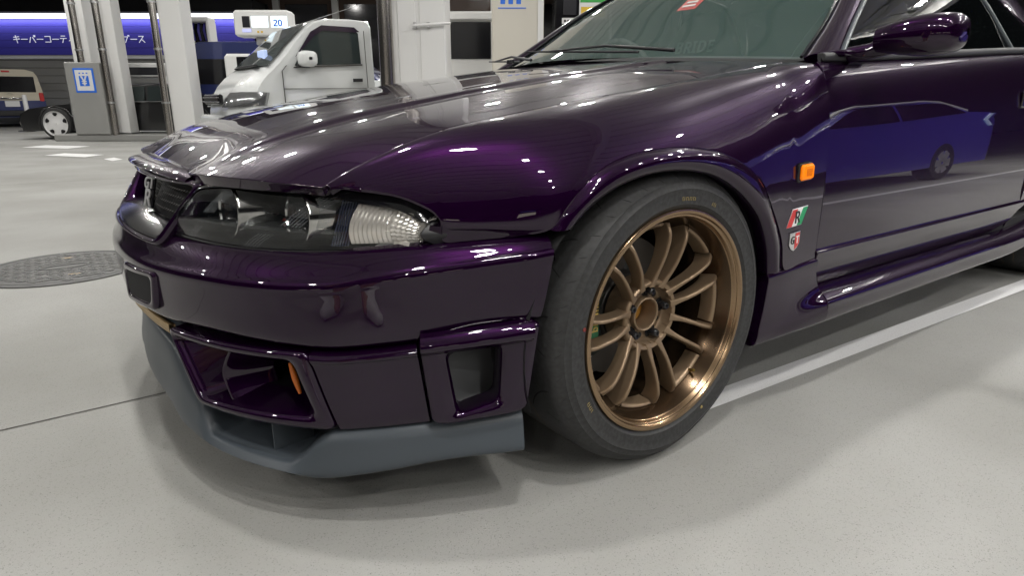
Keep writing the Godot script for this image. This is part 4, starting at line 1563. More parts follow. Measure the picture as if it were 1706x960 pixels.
func make_wheel(_near: bool) -> Node3D:
	var I := Transform3D()
	# rim: flange, step, deep barrel
	var g := Geo.new()
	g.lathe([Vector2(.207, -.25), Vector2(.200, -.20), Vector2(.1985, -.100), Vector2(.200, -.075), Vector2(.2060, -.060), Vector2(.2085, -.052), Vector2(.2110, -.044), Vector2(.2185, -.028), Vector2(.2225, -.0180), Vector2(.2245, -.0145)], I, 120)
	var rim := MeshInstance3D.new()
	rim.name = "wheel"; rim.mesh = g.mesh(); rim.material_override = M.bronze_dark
	g = Geo.new()
	g.lathe([Vector2(.2245, -.0145), Vector2(.2265, -.012), Vector2(.2275, -.0055), Vector2(.2290, -.0040), Vector2(.2325, -.0038), Vector2(.2340, -.0018), Vector2(.2355, .0015), Vector2(.2395, .0028), Vector2(.2435, .0018), Vector2(.2455, -.0015), Vector2(.2452, -.006), Vector2(.240, -.012)], I, 120)
	obj("rim_flange", g, M.bronze_polished, rim)
	# tyre
	g = Geo.new()
	g.lathe([Vector2(.236, -.016), Vector2(.2445, -.0045), Vector2(.249, -.001), Vector2(.2535, .0022), Vector2(.2545, .0034), Vector2(.256, .0034), Vector2(.257, .0032), Vector2(.272, .0052), Vector2(.2845, .0048), Vector2(.286, .0056), Vector2(.2875, .0044), Vector2(.298, -.0005), Vector2(.2995, -.0002), Vector2(.301, -.0024), Vector2(.310, -.0085), Vector2(.317, -.0165), Vector2(.3215, -.027), Vector2(.3238, -.042), Vector2(.3250, -.065), Vector2(.3255, -.12), Vector2(.3255, -.16), Vector2(.3250, -.205), Vector2(.3238, -.228), Vector2(.3215, -.243), Vector2(.310, -.262), Vector2(.29, -.272), Vector2(.26, -.272), Vector2(.236, -.258)], I, 144)
	# the tyre stands flat on the ground
	for i in g.v.size():
		var p := g.v[i]
		if p.y < -.3225: g.v[i].y = -.3225 + (p.y + .3225) * .05; 
		if p.y < -.25 and absf(p.x) < .16: g.v[i].z += .006 * smoothstep(.16, 0.0, absf(p.x)) * smoothstep(-.25, -.29, p.y) * (1.0 if p.z > -.13 else -1.0)
	obj("tyre", g, M.rubber, rim)
	# grooves cut across the shoulder and tread: slim curved channels
	g = Geo.new()
	for k in 26:
		var a := TAU * k / 26.0 + .03
		var pts := []
		var long := k % 2 == 0
		for j in 13:
			var t := j / 12.0
			var z := lerpf(-.030, -.105 if long else -.062, t)
			var aa := a + (.20 * t * t if long else -.05 * t)
			var r := tab([-.125, .3255, -.065, .3250, -.042, .3238, -.027, .3215], z) + .0002
			pts.append(Vector3(cos(aa) * r, sin(aa) * r, z))
		strip(g, pts, .0016 if long else .0011)
	for k in 40:
		var a := TAU * k / 40.0
		var pts := []
		for j in 4:
			var r := lerpf(.3035, .3155, j / 3.0)
			pts.append(Vector3(cos(a + .012 * j) * r, sin(a + .012 * j) * r, tab([.30, -.0012, .310, -.0085, .317, -.0165], r) + .0003))
		strip(g, pts, .0006)
	obj("tread_groove", g, M.void_black, rim)
	# scuffed brown streaks in the tread
	g = Geo.new()
	for z in [-.072, -.118, -.165]:
		for k in 5:
			var a0 := rng.randf() * TAU; var pts := []
			var n := rng.randi_range(8, 22)
			for j in n:
				var a := a0 + j * .03
				pts.append(Vector3(cos(a) * .3259, sin(a) * .3259, z + .004 * sin(a * 9.0) + .002 * sin(a * 31.0)))
			strip(g, pts, .0022)
	obj("tread_scuff", g, M.scuff, rim)
	# raised pale letters on the sidewall, worn to a few strokes
	g = Geo.new()
	for q in [[1.42, 8], [1.15, 3], [3.6, 5]]:
		for k in int(q[1]):
			var a: float = q[0] + k * .021
			var X := Transform3D(Basis(Vector3.BACK, a - PI / 2 + (.25 if k % 3 == 1 else 0.0)), Vector3(cos(a) * .2655, sin(a) * .2655, .0046))
			g.add(bar_at(X, Vector3(.0012, .0075, .0007)))
			if k % 2: g.add(bar_at(X * Transform3D(Basis(), Vector3(.002, .003, 0)), Vector3(.004, .0010, .0007)))
	obj("sidewall_letters", g, M.tyre_print, rim).set_meta("kind", "stuff")
	for q in [[171.0, .258, M.marker_red], [-62.0, .263, M.tyre_print]]:
		g = Geo.new()
		var da := deg_to_rad(q[0])
		g.lathe([Vector2(.0003, .0048), Vector2(.0036, .0048), Vector2(.0042, .0035)], Transform3D(Basis(), Vector3(cos(da) * float(q[1]), sin(da) * float(q[1]), .0008)), 14)
		obj("tyre_dot", g, q[2], rim)
	# hub
	g = Geo.new()
	g.lathe([Vector2(.0335, -.13), Vector2(.0335, -.0735), Vector2(.0345, -.0715), Vector2(.0365, -.0705), Vector2(.0385, -.0715), Vector2(.0395, -.0745), Vector2(.041, -.0840), Vector2(.046, -.0855), Vector2(.062, -.0840), Vector2(.0665, -.0780), Vector2(.0690, -.0640), Vector2(.0710, -.0590), Vector2(.077, -.0565), Vector2(.0805, -.0590), Vector2(.083, -.066), Vector2(.082, -.12)], I, 72)
	obj("hub", g, M.bronze, rim)
	g = Geo.new()
	g.lathe([Vector2(.0005, -.108), Vector2(.018, -.109), Vector2(.027, -.112), Vector2(.030, -.116), Vector2(.0334, -.118)], I, 32)
	obj("hub_cap", g, M.cap_orange, rim)
	for k in 5:
		var a := deg_to_rad(12.0 + 72.0 * k)
		var X := Transform3D(Basis(Vector3.BACK, a), Vector3(cos(a) * .0555, sin(a) * .0555, 0))
		g = Geo.new()
		g.lathe([Vector2(.0165, -.0825), Vector2(.0150, -.0822), Vector2(.0115, -.086)], X, 24)
		var pocket := PackedVector2Array()
		for j in 13:
			var b := lerpf(-PI / 2, PI / 2, j / 12.0)
			pocket.append(Vector2(.010 + cos(b) * .0115, sin(b) * .0115))
		for j in 9:
			var b := lerpf(PI / 2, 3 * PI / 2, j / 8.0)
			pocket.append(Vector2(cos(b) * .0125, sin(b) * .0125))
		g.prism(pocket, -.09, -.0819, X)
		obj("lug_pocket", g, M.void_black, rim)
		g = Geo.new()
		g.lathe([Vector2(.0035, -.064), Vector2(.0042, -.0605), Vector2(.0062, -.0600), Vector2(.0085, -.0625), Vector2(.0100, -.068), Vector2(.0105, -.088)], X, 12)
		g.lathe([Vector2(.0003, -.063), Vector2(.0035, -.064)], X, 12)
		obj("lug_nut", g, M.nut_black, rim)
		# small weight-saving hole between the nuts
		var c := a + deg_to_rad(36.0)
		g = Geo.new()
		g.lathe([Vector2(.0003, -.0834), Vector2(.0062, -.0834), Vector2(.0072, -.0842)], Transform3D(Basis(), Vector3(cos(c) * .052, sin(c) * .052, .0002)), 14)
		obj("hub_hole", g, M.void_black, rim)
	# fourteen spokes in seven pairs
	for k in 7:
		for s in [-1.0, 1.0]:
			g = spoke(deg_to_rad(76.6 - 360.0 / 7.0 * k), s)
			obj("spoke", g, M.bronze, rim)
		# plain web between the pairs at the barrel
		g = Geo.new()
		var a := deg_to_rad(76.6 - 360.0 / 7.0 * (k + .5))
		var rows := []
		for q in [[.2100, -.0465], [.2065, -.0425], [.2000, -.0500], [.1980, -.0800]]:
			var w := PackedVector3Array()
			for j in 9:
				var b := a + lerpf(-.24, .24, j / 8.0)
				w.append(Vector3(cos(b) * q[0], sin(b) * q[0], q[1]))
			rows.append(w)
		g.grid(rows, Vector3(cos(a) * .22, sin(a) * .22, -.11))
		obj("rim_pad", g, M.bronze, rim)
	# valve
	g = Geo.new()
	var va := deg_to_rad(-50.0)
	g.tube([Vector3(cos(va) * .208, sin(va) * .208, -.056), Vector3(cos(va) * .198, sin(va) * .198, -.028)], [.0035, .003], 10)
	obj("valve", g, M.brass, rim)
	# brake
	g = Geo.new()
	g.lathe([Vector2(.085, -.140), Vector2(.088, -.150), Vector2(.162, -.150), Vector2(.162, -.180)], I, 64)
	g.lathe([Vector2(.034, -.128), Vector2(.080, -.130), Vector2(.085, -.136), Vector2(.086, -.152)], I, 48)
	obj("brake_disc", g, M.iron, rim)
	g = Geo.new()
	var cal := []
	for q in [[.100, -.165], [.100, -.118], [.108, -.108], [.128, -.102], [.158, -.102], [.172, -.110], [.178, -.122], [.178, -.19]]:
		var w := []
		for j in 9:
			var a := deg_to_rad(lerpf(150.0, 212.0, j / 8.0))
			var e := 1.0 - .10 * pow(absf(j - 4) / 4.0, 4.0)
			w.append(Vector3(cos(a) * q[0] * (1.0 if q[0] < .12 else e), sin(a) * q[0] * (1.0 if q[0] < .12 else e), q[1]))
		cal.append(w)
	g.panel(surf(cal, 3, 3), Vector3(-.14, 0, -.19), .04)
	obj("brake_caliper", g, M.caliper_black, rim)
	g = Geo.new()
	g.prism(PackedVector2Array([Vector2(-.050, -.011), Vector2(-.003, -.011), Vector2(-.003, .011), Vector2(-.050, .011)]), 0, .0012, Transform3D(Basis(Vector3.BACK, PI / 2), Vector3(-.128, -.004, -.1015)))
	obj("caliper_patch", g, M.caliper_green, rim)
	text("caliper_lettering", "brembo", .017, M.gold_print, rim, Transform3D(Basis(Vector3.BACK, PI / 2), Vector3(-.128, .020, -.0995)), .0008)
	g = Geo.new()
	g.box(Vector3(-.105, -.085, -.155), Vector3(.05, .06, .012), .004, Basis(Vector3.BACK, .5))
	g.tube([Vector3(-.02, -.02, -.19), Vector3(-.09, -.08, -.17), Vector3(-.12, -.15, -.19)], [.03, .022, .02], 10)
	obj("knuckle", g, M.satin_silver, rim)
	g = Geo.new()
	g.lathe([Vector2(.0005, -.20), Vector2(.16, -.20), Vector2(.16, -.24)], I, 40)
	g.tube([Vector3(.02, .02, -.18), Vector3(.03, .20, -.22)], [.05], 16)
	obj("dust_shield", g, M.dark_iron, rim)
	return rim


func bar_at(X: Transform3D, s: Vector3) -> Geo:
	var g := Geo.new()
	g.box(Vector3.ZERO, s)
	return g.moved(X)

# slim ribbon lying on a surface of revolution round z
func strip(g: Geo, pts: Array, half: float) -> void:
	for j in pts.size() - 1:
		var p: Vector3 = pts[j]; var q: Vector3 = pts[j + 1]
		var up := Vector3(p.x, p.y, 0).normalized()
		if absf(p.z) < .02: up = Vector3(0, 0, 1)
		var o := (q - p).cross(up).normalized() * half
		var o0 := o * (.3 if j == 0 else 1.0); var o1 := o * (.3 if j == pts.size() - 2 else 1.0)
		g.quad(p - o0, q - o1, q + o1, p + o0, up)

func spoke(pair_a: float, s: float) -> Geo:
	var rows := []
	var n := 15
	for i in n:
		var t := i / (n - 1.0)
		var r := lerpf(.066, .2095, t)
		var off := deg_to_rad(lerpf(12.4, 8.6, smoothstep(0.0, .8, t))) * s
		var z := tab([0, -.0585, .12, -.0525, .4, -.0380, .65, -.0310, .85, -.0310, 1.0, -.0420], t)
		var wf := tab([0, .0090, .12, .0062, .3, .0044, .7, .0039, .9, .0043, 1.0, .0060], t)   # half width of the front edge
		var wb := wf + .0016
		var zb := tab([0, -.100, .25, -.074, .7, -.066, 1.0, -.085], t)
		var c := Vector2(cos(pair_a + off), sin(pair_a + off)) * r
		var dir := Vector2(cos(pair_a + off), sin(pair_a + off))
		var e := Vector2(-dir.y, dir.x)
		var w := []
		for q in [[-wb, zb], [-wf - .0012, z - .006], [-wf, z - .0018], [-wf + .0015, z], [0.0, z + .0004], [wf - .0015, z], [wf, z - .0018], [wf + .0012, z - .006], [wb, zb]]:
			var p: Vector2 = c + e * float(q[0])
			w.append(Vector3(p.x, p.y, q[1]))
		rows.append(w)
	var g := Geo.new()
	var mid := Vector3(cos(pair_a) * .13, sin(pair_a) * .13, -.20)
	g.grid(surf(rows, 2, 1), mid)
	return g


func badges() -> void:
	# side marker lamp on the wing
	var g := Geo.new()
	g.box(Vector3(.437, .618, wing_z(.437, .618) + .001), Vector3(.060, .046, .012), .005, Basis(Vector3.BACK, .05))
	var a := obj("side_marker", g, M.black_gloss, car_root)
	g = Geo.new()
	g.box(Vector3(.438, .618, wing_z(.438, .618) + .0075), Vector3(.052, .038, .014), .006, Basis(Vector3.BACK, .05))
	obj("marker_lens", g, M.amber_lens, a)
	g = Geo.new()
	for k in 5: g.box(Vector3(.428 + k * .005, .618, wing_z(.438, .618) + .0149), Vector3(.0012, .018, .001))
	obj("lens_rib", g, M.amber_dull, a)
	var b := g.mirrored()
	# tricolour plate with a letter, and a shield below it
	var X := Transform3D(Basis(Vector3(1, .06, -.01).normalized(), Vector3(-.06, 1, .02).normalized(), Vector3(.01, -.02, 1)).orthonormalized(), Vector3(.4285, .510, wing_z(.4285, .51) - .0008))
	var base := Geo.new()
	base.prism(PackedVector2Array([Vector2(-.045, -.022), Vector2(.022, -.022), Vector2(.045, .022), Vector2(-.022, .022)]), 0, .0025, X, .0008)
	var pl := obj("flag_badge", base, M.satin_silver, car_root)
	var ms := [M.badge_red, M.badge_white, M.badge_green]
	for k in 3:
		g = Geo.new()
		var x0 := -.043 + k * .0212; var x1 := x0 + .0212
		g.prism(PackedVector2Array([Vector2(x0, -.0205), Vector2(x1, -.0205), Vector2(x1 + .0215, .0205), Vector2(x0 + .0215, .0205)]), .0025, .0031, X)
		obj("flag_stripe", g, ms[k], pl)
	text("badge_letter", "R", .030, M.black_gloss, pl, X * Transform3D(Basis(), Vector3(-.001, 0, .0036)), .0006)
	X.origin = Vector3(.426, .452, wing_z(.426, .452) + .0002)
	base = Geo.new()
	base.prism(PackedVector2Array([Vector2(-.0215, .022), Vector2(.0215, .022), Vector2(.0215, -.008), Vector2(.012, -.020), Vector2(0, -.026), Vector2(-.012, -.020), Vector2(-.0215, -.008)]), 0, .004, X, .001)
	var sh := obj("shield_badge", base, M.chrome, car_root)
	g = Geo.new()
	g.prism(PackedVector2Array([Vector2(.001, .019), Vector2(.0185, .019), Vector2(.0185, -.007), Vector2(.010, -.017), Vector2(.001, -.0215)]), .004, .0046, X)
	obj("shield_half", g, M.badge_red, sh)
	text("badge_letter", "G", .019, M.black_gloss, sh, X * Transform3D(Basis(), Vector3(-.0095, .002, .0045)), .0006)
	text("badge_letter", "T", .019, M.badge_white, sh, X * Transform3D(Basis(), Vector3(.0095, .002, .005)), .0006)


# ---------------------------------------------------------------- the forecourt behind the car
# the pump islands stand at an angle to the bay: l runs along them, d away from the bay
func site(l: float, d: float, y := 0.0) -> Vector3:
	return Vector3(-1.033 + .588 * d + .809 * l, y, 1.698 - .809 * d + .588 * l)

const TURN := -0.6286

func part_box(called: String, t: Node3D, m: Material, c: Vector3, s: Vector3, b := .01) -> MeshInstance3D:
	var g := Geo.new()
	g.box(c, s, b)
	return obj(called, g, m, t)

func backdrop() -> void:
	booth()
	islands()
	pumps()
	shop()
	pickup()
	vans()
	sedan()
	blue_estate()
	roadside()
	markings()
	photographer()


func square_column(l: float, d: float, w: float, label: String) -> void:
	var t := thing("canopy_column", label, "column", "white columns that carry the canopy", site(l, d), TURN)
	part_box("shaft", t, M.white_enamel, Vector3(0, 2.25, 0), Vector3(w, 4.5, w), .012)
	part_box("foot_plate", t, M.satin_silver, Vector3(0, .145, 0), Vector3(w + .06, .03, w + .06), .004)

func steel_pipe(l: float, d: float, r: float, foot: float, label: String) -> void:
	var t := thing("steel_pipe", label, "pipe", "upright steel pipes beside the columns", site(l, d), TURN)
	var g := Geo.new()
	g.lathe([Vector2(r, foot), Vector2(r, 4.4)], Transform3D(Basis(Vector3.RIGHT, -PI / 2), Vector3.ZERO), 24)
	obj("tube", g, M.stainless, t)
	for y in [.75, 1.75, 2.6]:
		g = Geo.new()
		g.lathe([Vector2(r, y - .02), Vector2(r + .012, y - .018), Vector2(r + .012, y + .018), Vector2(r, y + .02)], Transform3D(Basis(Vector3.RIGHT, -PI / 2), Vector3.ZERO), 24)
		obj("clamp", g, M.satin_silver, t)

func islands() -> void:
	var t := thing("pump_island", "low grey concrete island under the pay box and the white columns", "kerb", "", site(-7.6, 13.9), TURN)
	part_box("slab", t, M.island_grey, Vector3(0, .065, 0), Vector3(3.3, .13, 1.3), .02)
	square_column(-8.66, 13.85, .36, "white square column rising behind the grey pay box")
	square_column(-7.97, 13.65, .31, "white square column right of the pay box with a steel pipe before it")
	square_column(-6.59, 13.5, .44, "broad white column between the blue pump and the dark blue van")
	steel_pipe(-8.55, 13.45, .06, .13, "steel pipe in front of the column behind the pay box")
	steel_pipe(-8.0, 13.3, .065, .13, "steel pipe at the right edge of the pay box")
	steel_pipe(-6.86, 13.2, .065, .0, "steel pipe reaching the ground in front of the broad white column")
	# pay box
	t = thing("pay_box", "grey metal pay box with a blue and white yen sign", "pay machine", "", site(-8.42, 13.42, .13), TURN)
	part_box("cabinet", t, M.box_grey, Vector3(0, .69, 0), Vector3(.70, 1.38, .40), .02)
	part_box("side_panel", t, M.satin_silver, Vector3(-.37, .80, .0), Vector3(.05, .90, .30), .01)
	part_box("card_slot", t, M.badge_white, Vector3(-.385, .62, .05), Vector3(.06, .28, .14), .01)
	var sg := part_box("yen_sign", t, M.sign_blue, Vector3(.02, 1.04, .204), Vector3(.40, .46, .012), .02)
	part_box("sign_plate", sg, M.badge_white, Vector3(.02, 1.04, .212), Vector3(.33, .39, .008), .03)
	part_box("yen_field", sg, M.sign_blue, Vector3(.02, 1.03, .218), Vector3(.19, .19, .006), .004)
	text("yen_mark", "¥", .17, M.badge_white, sg, Transform3D(Basis(), Vector3(.02, 1.03, .222)), .003)
	for k in 3: part_box("sign_dot", sg, M.sign_blue, Vector3(-.05 + k * .07, 1.175, .217), Vector3(.035, .022, .004), .002)
	t = thing("bollard", "thin white post with an orange foot behind the black sedan", "bollard", "", site(-14.1, 19.3), TURN)
	var g := Geo.new()
	g.lathe([Vector2(.06, 0.0), Vector2(.06, .9), Vector2(.05, .95), Vector2(.001, .96)], Transform3D(Basis(Vector3.RIGHT, -PI / 2), Vector3.ZERO), 16)
	obj("post", g, M.badge_white, t)
	g = Geo.new()
	g.lathe([Vector2(.16, 0.0), Vector2(.15, .2), Vector2(.061, .26)], Transform3D(Basis(Vector3.RIGHT, -PI / 2), Vector3.ZERO), 16)
	obj("foot", g, M.amber_dull, t)


# strokes of the sign's characters on a field 10 wide and 10 high
func glyph(c: String) -> Array:
	match c:
		"ki": return [[1.5, 7.5, 8.5, 8.2], [1, 4.6, 9, 5.4], [4.2, 9.6, 5.6, .4]]
		"bar": return [[1, 5, 9, 5]]
		"pa": return [[3.4, 7.4, 1, 1], [6, 7.2, 9, 1], [7.6, 9.6, 9.2, 9.6], [9.2, 9.6, 9.2, 8.2], [9.2, 8.2, 7.6, 8.2], [7.6, 8.2, 7.6, 9.6]]
		"ko": return [[1.5, 8.5, 8.5, 8.5], [8.5, 8.5, 8.5, 1.5], [1.5, 1.5, 8.5, 1.5]]
		"te": return [[2.5, 9, 7.5, 9], [1, 6, 9, 6], [5.4, 6, 3.4, .8]]
		"i": return [[7.6, 6.6, 2, 3], [5.4, 4.8, 5.4, .6]]
		"n": return [[1.4, 8.6, 4, 7], [1.4, 1, 8.8, 6.4]]
		"gu": return [[3.2, 9.4, 1.4, 5.4], [3, 8, 8, 8], [8, 8, 4, .8], [8, 9.8, 8.8, 8.8], [9.2, 9.8, 9.9, 8.8]]
		"bu": return [[1.4, 8, 7.6, 8], [7.6, 8, 4, 1], [8, 9.8, 8.8, 8.8], [9.2, 9.8, 9.9, 8.8]]
		"su": return [[1.6, 8.6, 7.8, 8.6], [7.8, 8.6, 1.4, 1], [5.6, 4.4, 9, 1]]
		"sen": return [[1, 9, 9, 9], [5, 10, 5, 3], [2, 7.8, 8, 7.8], [2, 7.8, 2, 4.6], [8, 7.8, 8, 4.6], [2, 6.2, 8, 6.2], [2, 4.6, 8, 4.6], [1, 3, 9, 3], [6.8, 4.4, 6.8, .2], [3, 2.2, 4, 1]]
		"you": return [[2, 9, 2, .6], [2, 9, 8.4, 9], [8.4, 9, 8.4, .6], [2, 6.4, 8.4, 6.4], [2, 3.8, 8.4, 3.8], [5.2, 9, 5.2, .6]]
		"mitsu": return [[1, 9, 9, 9], [5, 10, 5, 9], [1, 9, 1, 7.4], [9, 9, 9, 7.4], [2.4, 6.6, 2, 5.2], [3.6, 7, 4.2, 5], [4.2, 5, 7, 5], [7, 7.4, 3.4, 4.4], [7.8, 6.4, 8.4, 5.4], [5, 4, 5, .6], [1.8, 2.8, 1.8, .6], [8.2, 2.8, 8.2, .6], [1.8, .6, 8.2, .6]]
		"hei": return [[1.2, 9.4, 1.2, .4], [8.8, 9.4, 8.8, .4], [1.2, 9.4, 4, 9.4], [4, 9.4, 4, 6.4], [1.2, 7.9, 4, 7.9], [1.2, 6.4, 4, 6.4], [6, 9.4, 8.8, 9.4], [6, 9.4, 6, 6.4], [6, 7.9, 8.8, 7.9], [6, 6.4, 8.8, 6.4], [3, 4.4, 7.2, 4.4], [5.6, 5.6, 5.6, .8], [5.4, 4.2, 3, 1.8]]
	return []

func booth() -> void:
	var t := thing("wash_booth", "long booth with a violet-blue fascia of white Japanese lettering under a bright strip", "building", "", site(-17.5, 24.0), TURN)
	part_box("wall", t, M.wall_grey, Vector3(0, 1.15, -.2), Vector3(17.0, 2.3, .3), .01)
	for k in 8: part_box("shutter_slat", t, M.wall_grey, Vector3(2.5, .22 + k * .26, -.035), Vector3(7.4, .24, .03), .012)
	part_box("lintel", t, M.badge_white, Vector3(0, 2.27, .02), Vector3(17.0, .12, .3), .01)
	for k in 5: part_box("fascia_board", t, M.fascia, Vector3(0, 2.34 + .115 + k * .232, .1), Vector3(17.0, .228, .16), .006)
	var st := part_box("strip_lamp", t, M.strip_face, Vector3(0, 3.60, .20), Vector3(17.0, .16, .12), .01)
	st.name = "strip_lamp"
	var al := AreaLight3D.new()
	al.name = "strip_light"; al.area_size = Vector2(17.0, .12); al.light_energy = 7.0; al.light_color = Color(.93, .95, 1.0); al.area_range = 30.0; al.area_attenuation = 2.0; al.shadow_enabled = true
	t.add_child(al, true)
	al.position = Vector3(0, 3.50, .36); al.rotation.x = -PI / 2 + .5
	part_box("roof", t, M.void_black, Vector3(0, 3.9, -2.0), Vector3(17.4, .4, 5.0), .02)
	part_box("blue_panel", t, M.sign_sky, Vector3(-1.0, 2.92, .2), Vector3(.62, 1.15, .05), .01)
	var g := Geo.new()
	var x := .12
	for c in ["ki", "bar", "pa", "bar", "ko", "bar", "te", "i", "n", "gu", "sen", "you", "mitsu", "hei", "bu", "bar", "su"]:
		for s in glyph(c):
			var a := Vector2(s[0], s[1]) * .0262; var b := Vector2(s[2], s[3]) * .0262
			var m := (a + b) / 2
			g.box(Vector3(x + m.x, 2.72 + m.y, .184), Vector3(a.distance_to(b) + .018, .027, .008), 0, Basis(Vector3.BACK, (b - a).angle()))
		x += .272
	obj("fascia_lettering", g, M.sign_white, t)
	# dark house beyond, to the right
	t = thing("dark_building", "dark brown building front behind the pickup, at the top of the forecourt", "building", "", site(-4.0, 25.0), TURN)
	part_box("wall", t, M.brown_wall, Vector3(0, 2.6, 0), Vector3(16, 5.2, .5), .02)
	for k in 7: part_box("pillar", t, M.wall_grey, Vector3(-6.5 + k * 2.1, 2.6, .32), Vector3(.22, 5.2, .16), .01)
	for k in 6: part_box("window", t, M.black_gloss, Vector3(-5.45 + k * 2.1, 3.0, .27), Vector3(1.5, 2.2, .05), .01)


func pumps() -> void:
	# first pump: behind the columns, half hidden
	var t := thing("fuel_pump", "white fuel pump with a blue lower panel between the white columns", "fuel pump", "", site(-7.72, 14.75), TURN)
	part_box("post", t, M.white_enamel, Vector3(.22, .75, 0), Vector3(.30, 1.5, .42), .03)
	part_box("head", t, M.white_enamel, Vector3(-.22, 1.42, 0), Vector3(1.1, .30, .42), .04)
	part_box("display", t, M.screen_dark, Vector3(-.25, 1.40, .215), Vector3(.7, .16, .02), .01)
	part_box("side_panel", t, M.panel_blue, Vector3(.62, .50, .02), Vector3(.46, 1.0, .36), .02)
	part_box("side_screen", t, M.black_gloss, Vector3(.62, 1.22, .02), Vector3(.44, .40, .30), .02)
	text("side_letter", "E", .09, M.badge_white, t, Transform3D(Basis(), Vector3(.55, .24, .203)), .003)
	# second pump: display unit, nozzle box and lower cabinet
	t = thing("fuel_pump", "white fuel pump cabinet with a black front and yellow-green notice beside the pickup windscreen", "fuel pump", "", site(-4.35, 11.4), TURN)
	part_box("cabinet", t, M.white_enamel, Vector3(0, .78, 0), Vector3(.80, 1.50, .5), .05)
	part_box("front_panel", t, M.black_gloss, Vector3(.10, 1.20, .252), Vector3(.56, .56, .02), .02)
	var nt := part_box("notice", t, M.notice_yellow, Vector3(.20, 1.24, .266), Vector3(.24, .38, .006), .002)
	part_box("notice_band", nt, M.badge_green, Vector3(.20, 1.15, .271), Vector3(.22, .07, .004), .001)
	part_box("notice_head", nt, M.badge_white, Vector3(.20, 1.38, .271), Vector3(.22, .05, .004), .001)
	for k in 4: part_box("side_stripe", t, M.sign_blue, Vector3(-.402, 1.22, -.12 + k * .07), Vector3(.006, .12, .03), .001)
	t = thing("price_display", "white hanging price display with two lit screens above the pump cabinet", "display", "", site(-4.02, 11.2, 1.78), TURN)
	part_box("case", t, M.white_enamel, Vector3(0, .20, 0), Vector3(.90, .40, .34), .04)
	part_box("dark_screen", t, M.screen_dark, Vector3(-.24, .22, .172), Vector3(.12, .17, .012), .005)
	part_box("screen", t, M.screen_lit, Vector3(-.02, .22, .172), Vector3(.27, .17, .012), .005)
	var sc := part_box("screen", t, M.screen_lit, Vector3(.29, .22, .172), Vector3(.26, .17, .012), .005)
	text("screen_digits", "20", .10, M.sign_blue, sc, Transform3D(Basis(), Vector3(.27, .20, .181)), .002)
	for k in 2: part_box("key", t, M.notice_yellow, Vector3(-.06 + k * .06, .07, .172), Vector3(.03, .03, .01), .003)
	part_box("screen_base", t, M.screen_blue, Vector3(-.24, .09, .172), Vector3(.14, .05, .012), .004)
	part_box("stem", t, M.satin_silver, Vector3(.0, -.06, 0), Vector3(.3, .12, .12), .01)
	t = thing("nozzle_rack", "white nozzle rack with three dark hoses beside the broad white column", "nozzle rack", "", site(-7.55, 16.6, 2.17), TURN)
	part_box("frame", t, M.white_enamel, Vector3(-.26, .2, 0), Vector3(.16, .54, .4), .04)
	part_box("frame", t, M.white_enamel, Vector3(.28, .2, 0), Vector3(.10, .54, .4), .04)
	part_box("frame", t, M.white_enamel, Vector3(0, .48, 0), Vector3(.66, .12, .4), .04)
	part_box("back_plate", t, M.black_gloss, Vector3(0, .2, -.12), Vector3(.5, .5, .06), .01)
	for k in 3:
		var g := Geo.new()
		g.tube([Vector3(-.14 + k * .14, .42, 0), Vector3(-.15 + k * .14, .25, .06), Vector3(-.13 + k * .14, .02, .03)], [.026, .03, .022], 10)
		obj("nozzle", g, M.panel_violet, t)
	part_box("stand", t, M.white_enamel, Vector3(0, -1.1, -.1), Vector3(.7, 2.14, .4), .04)


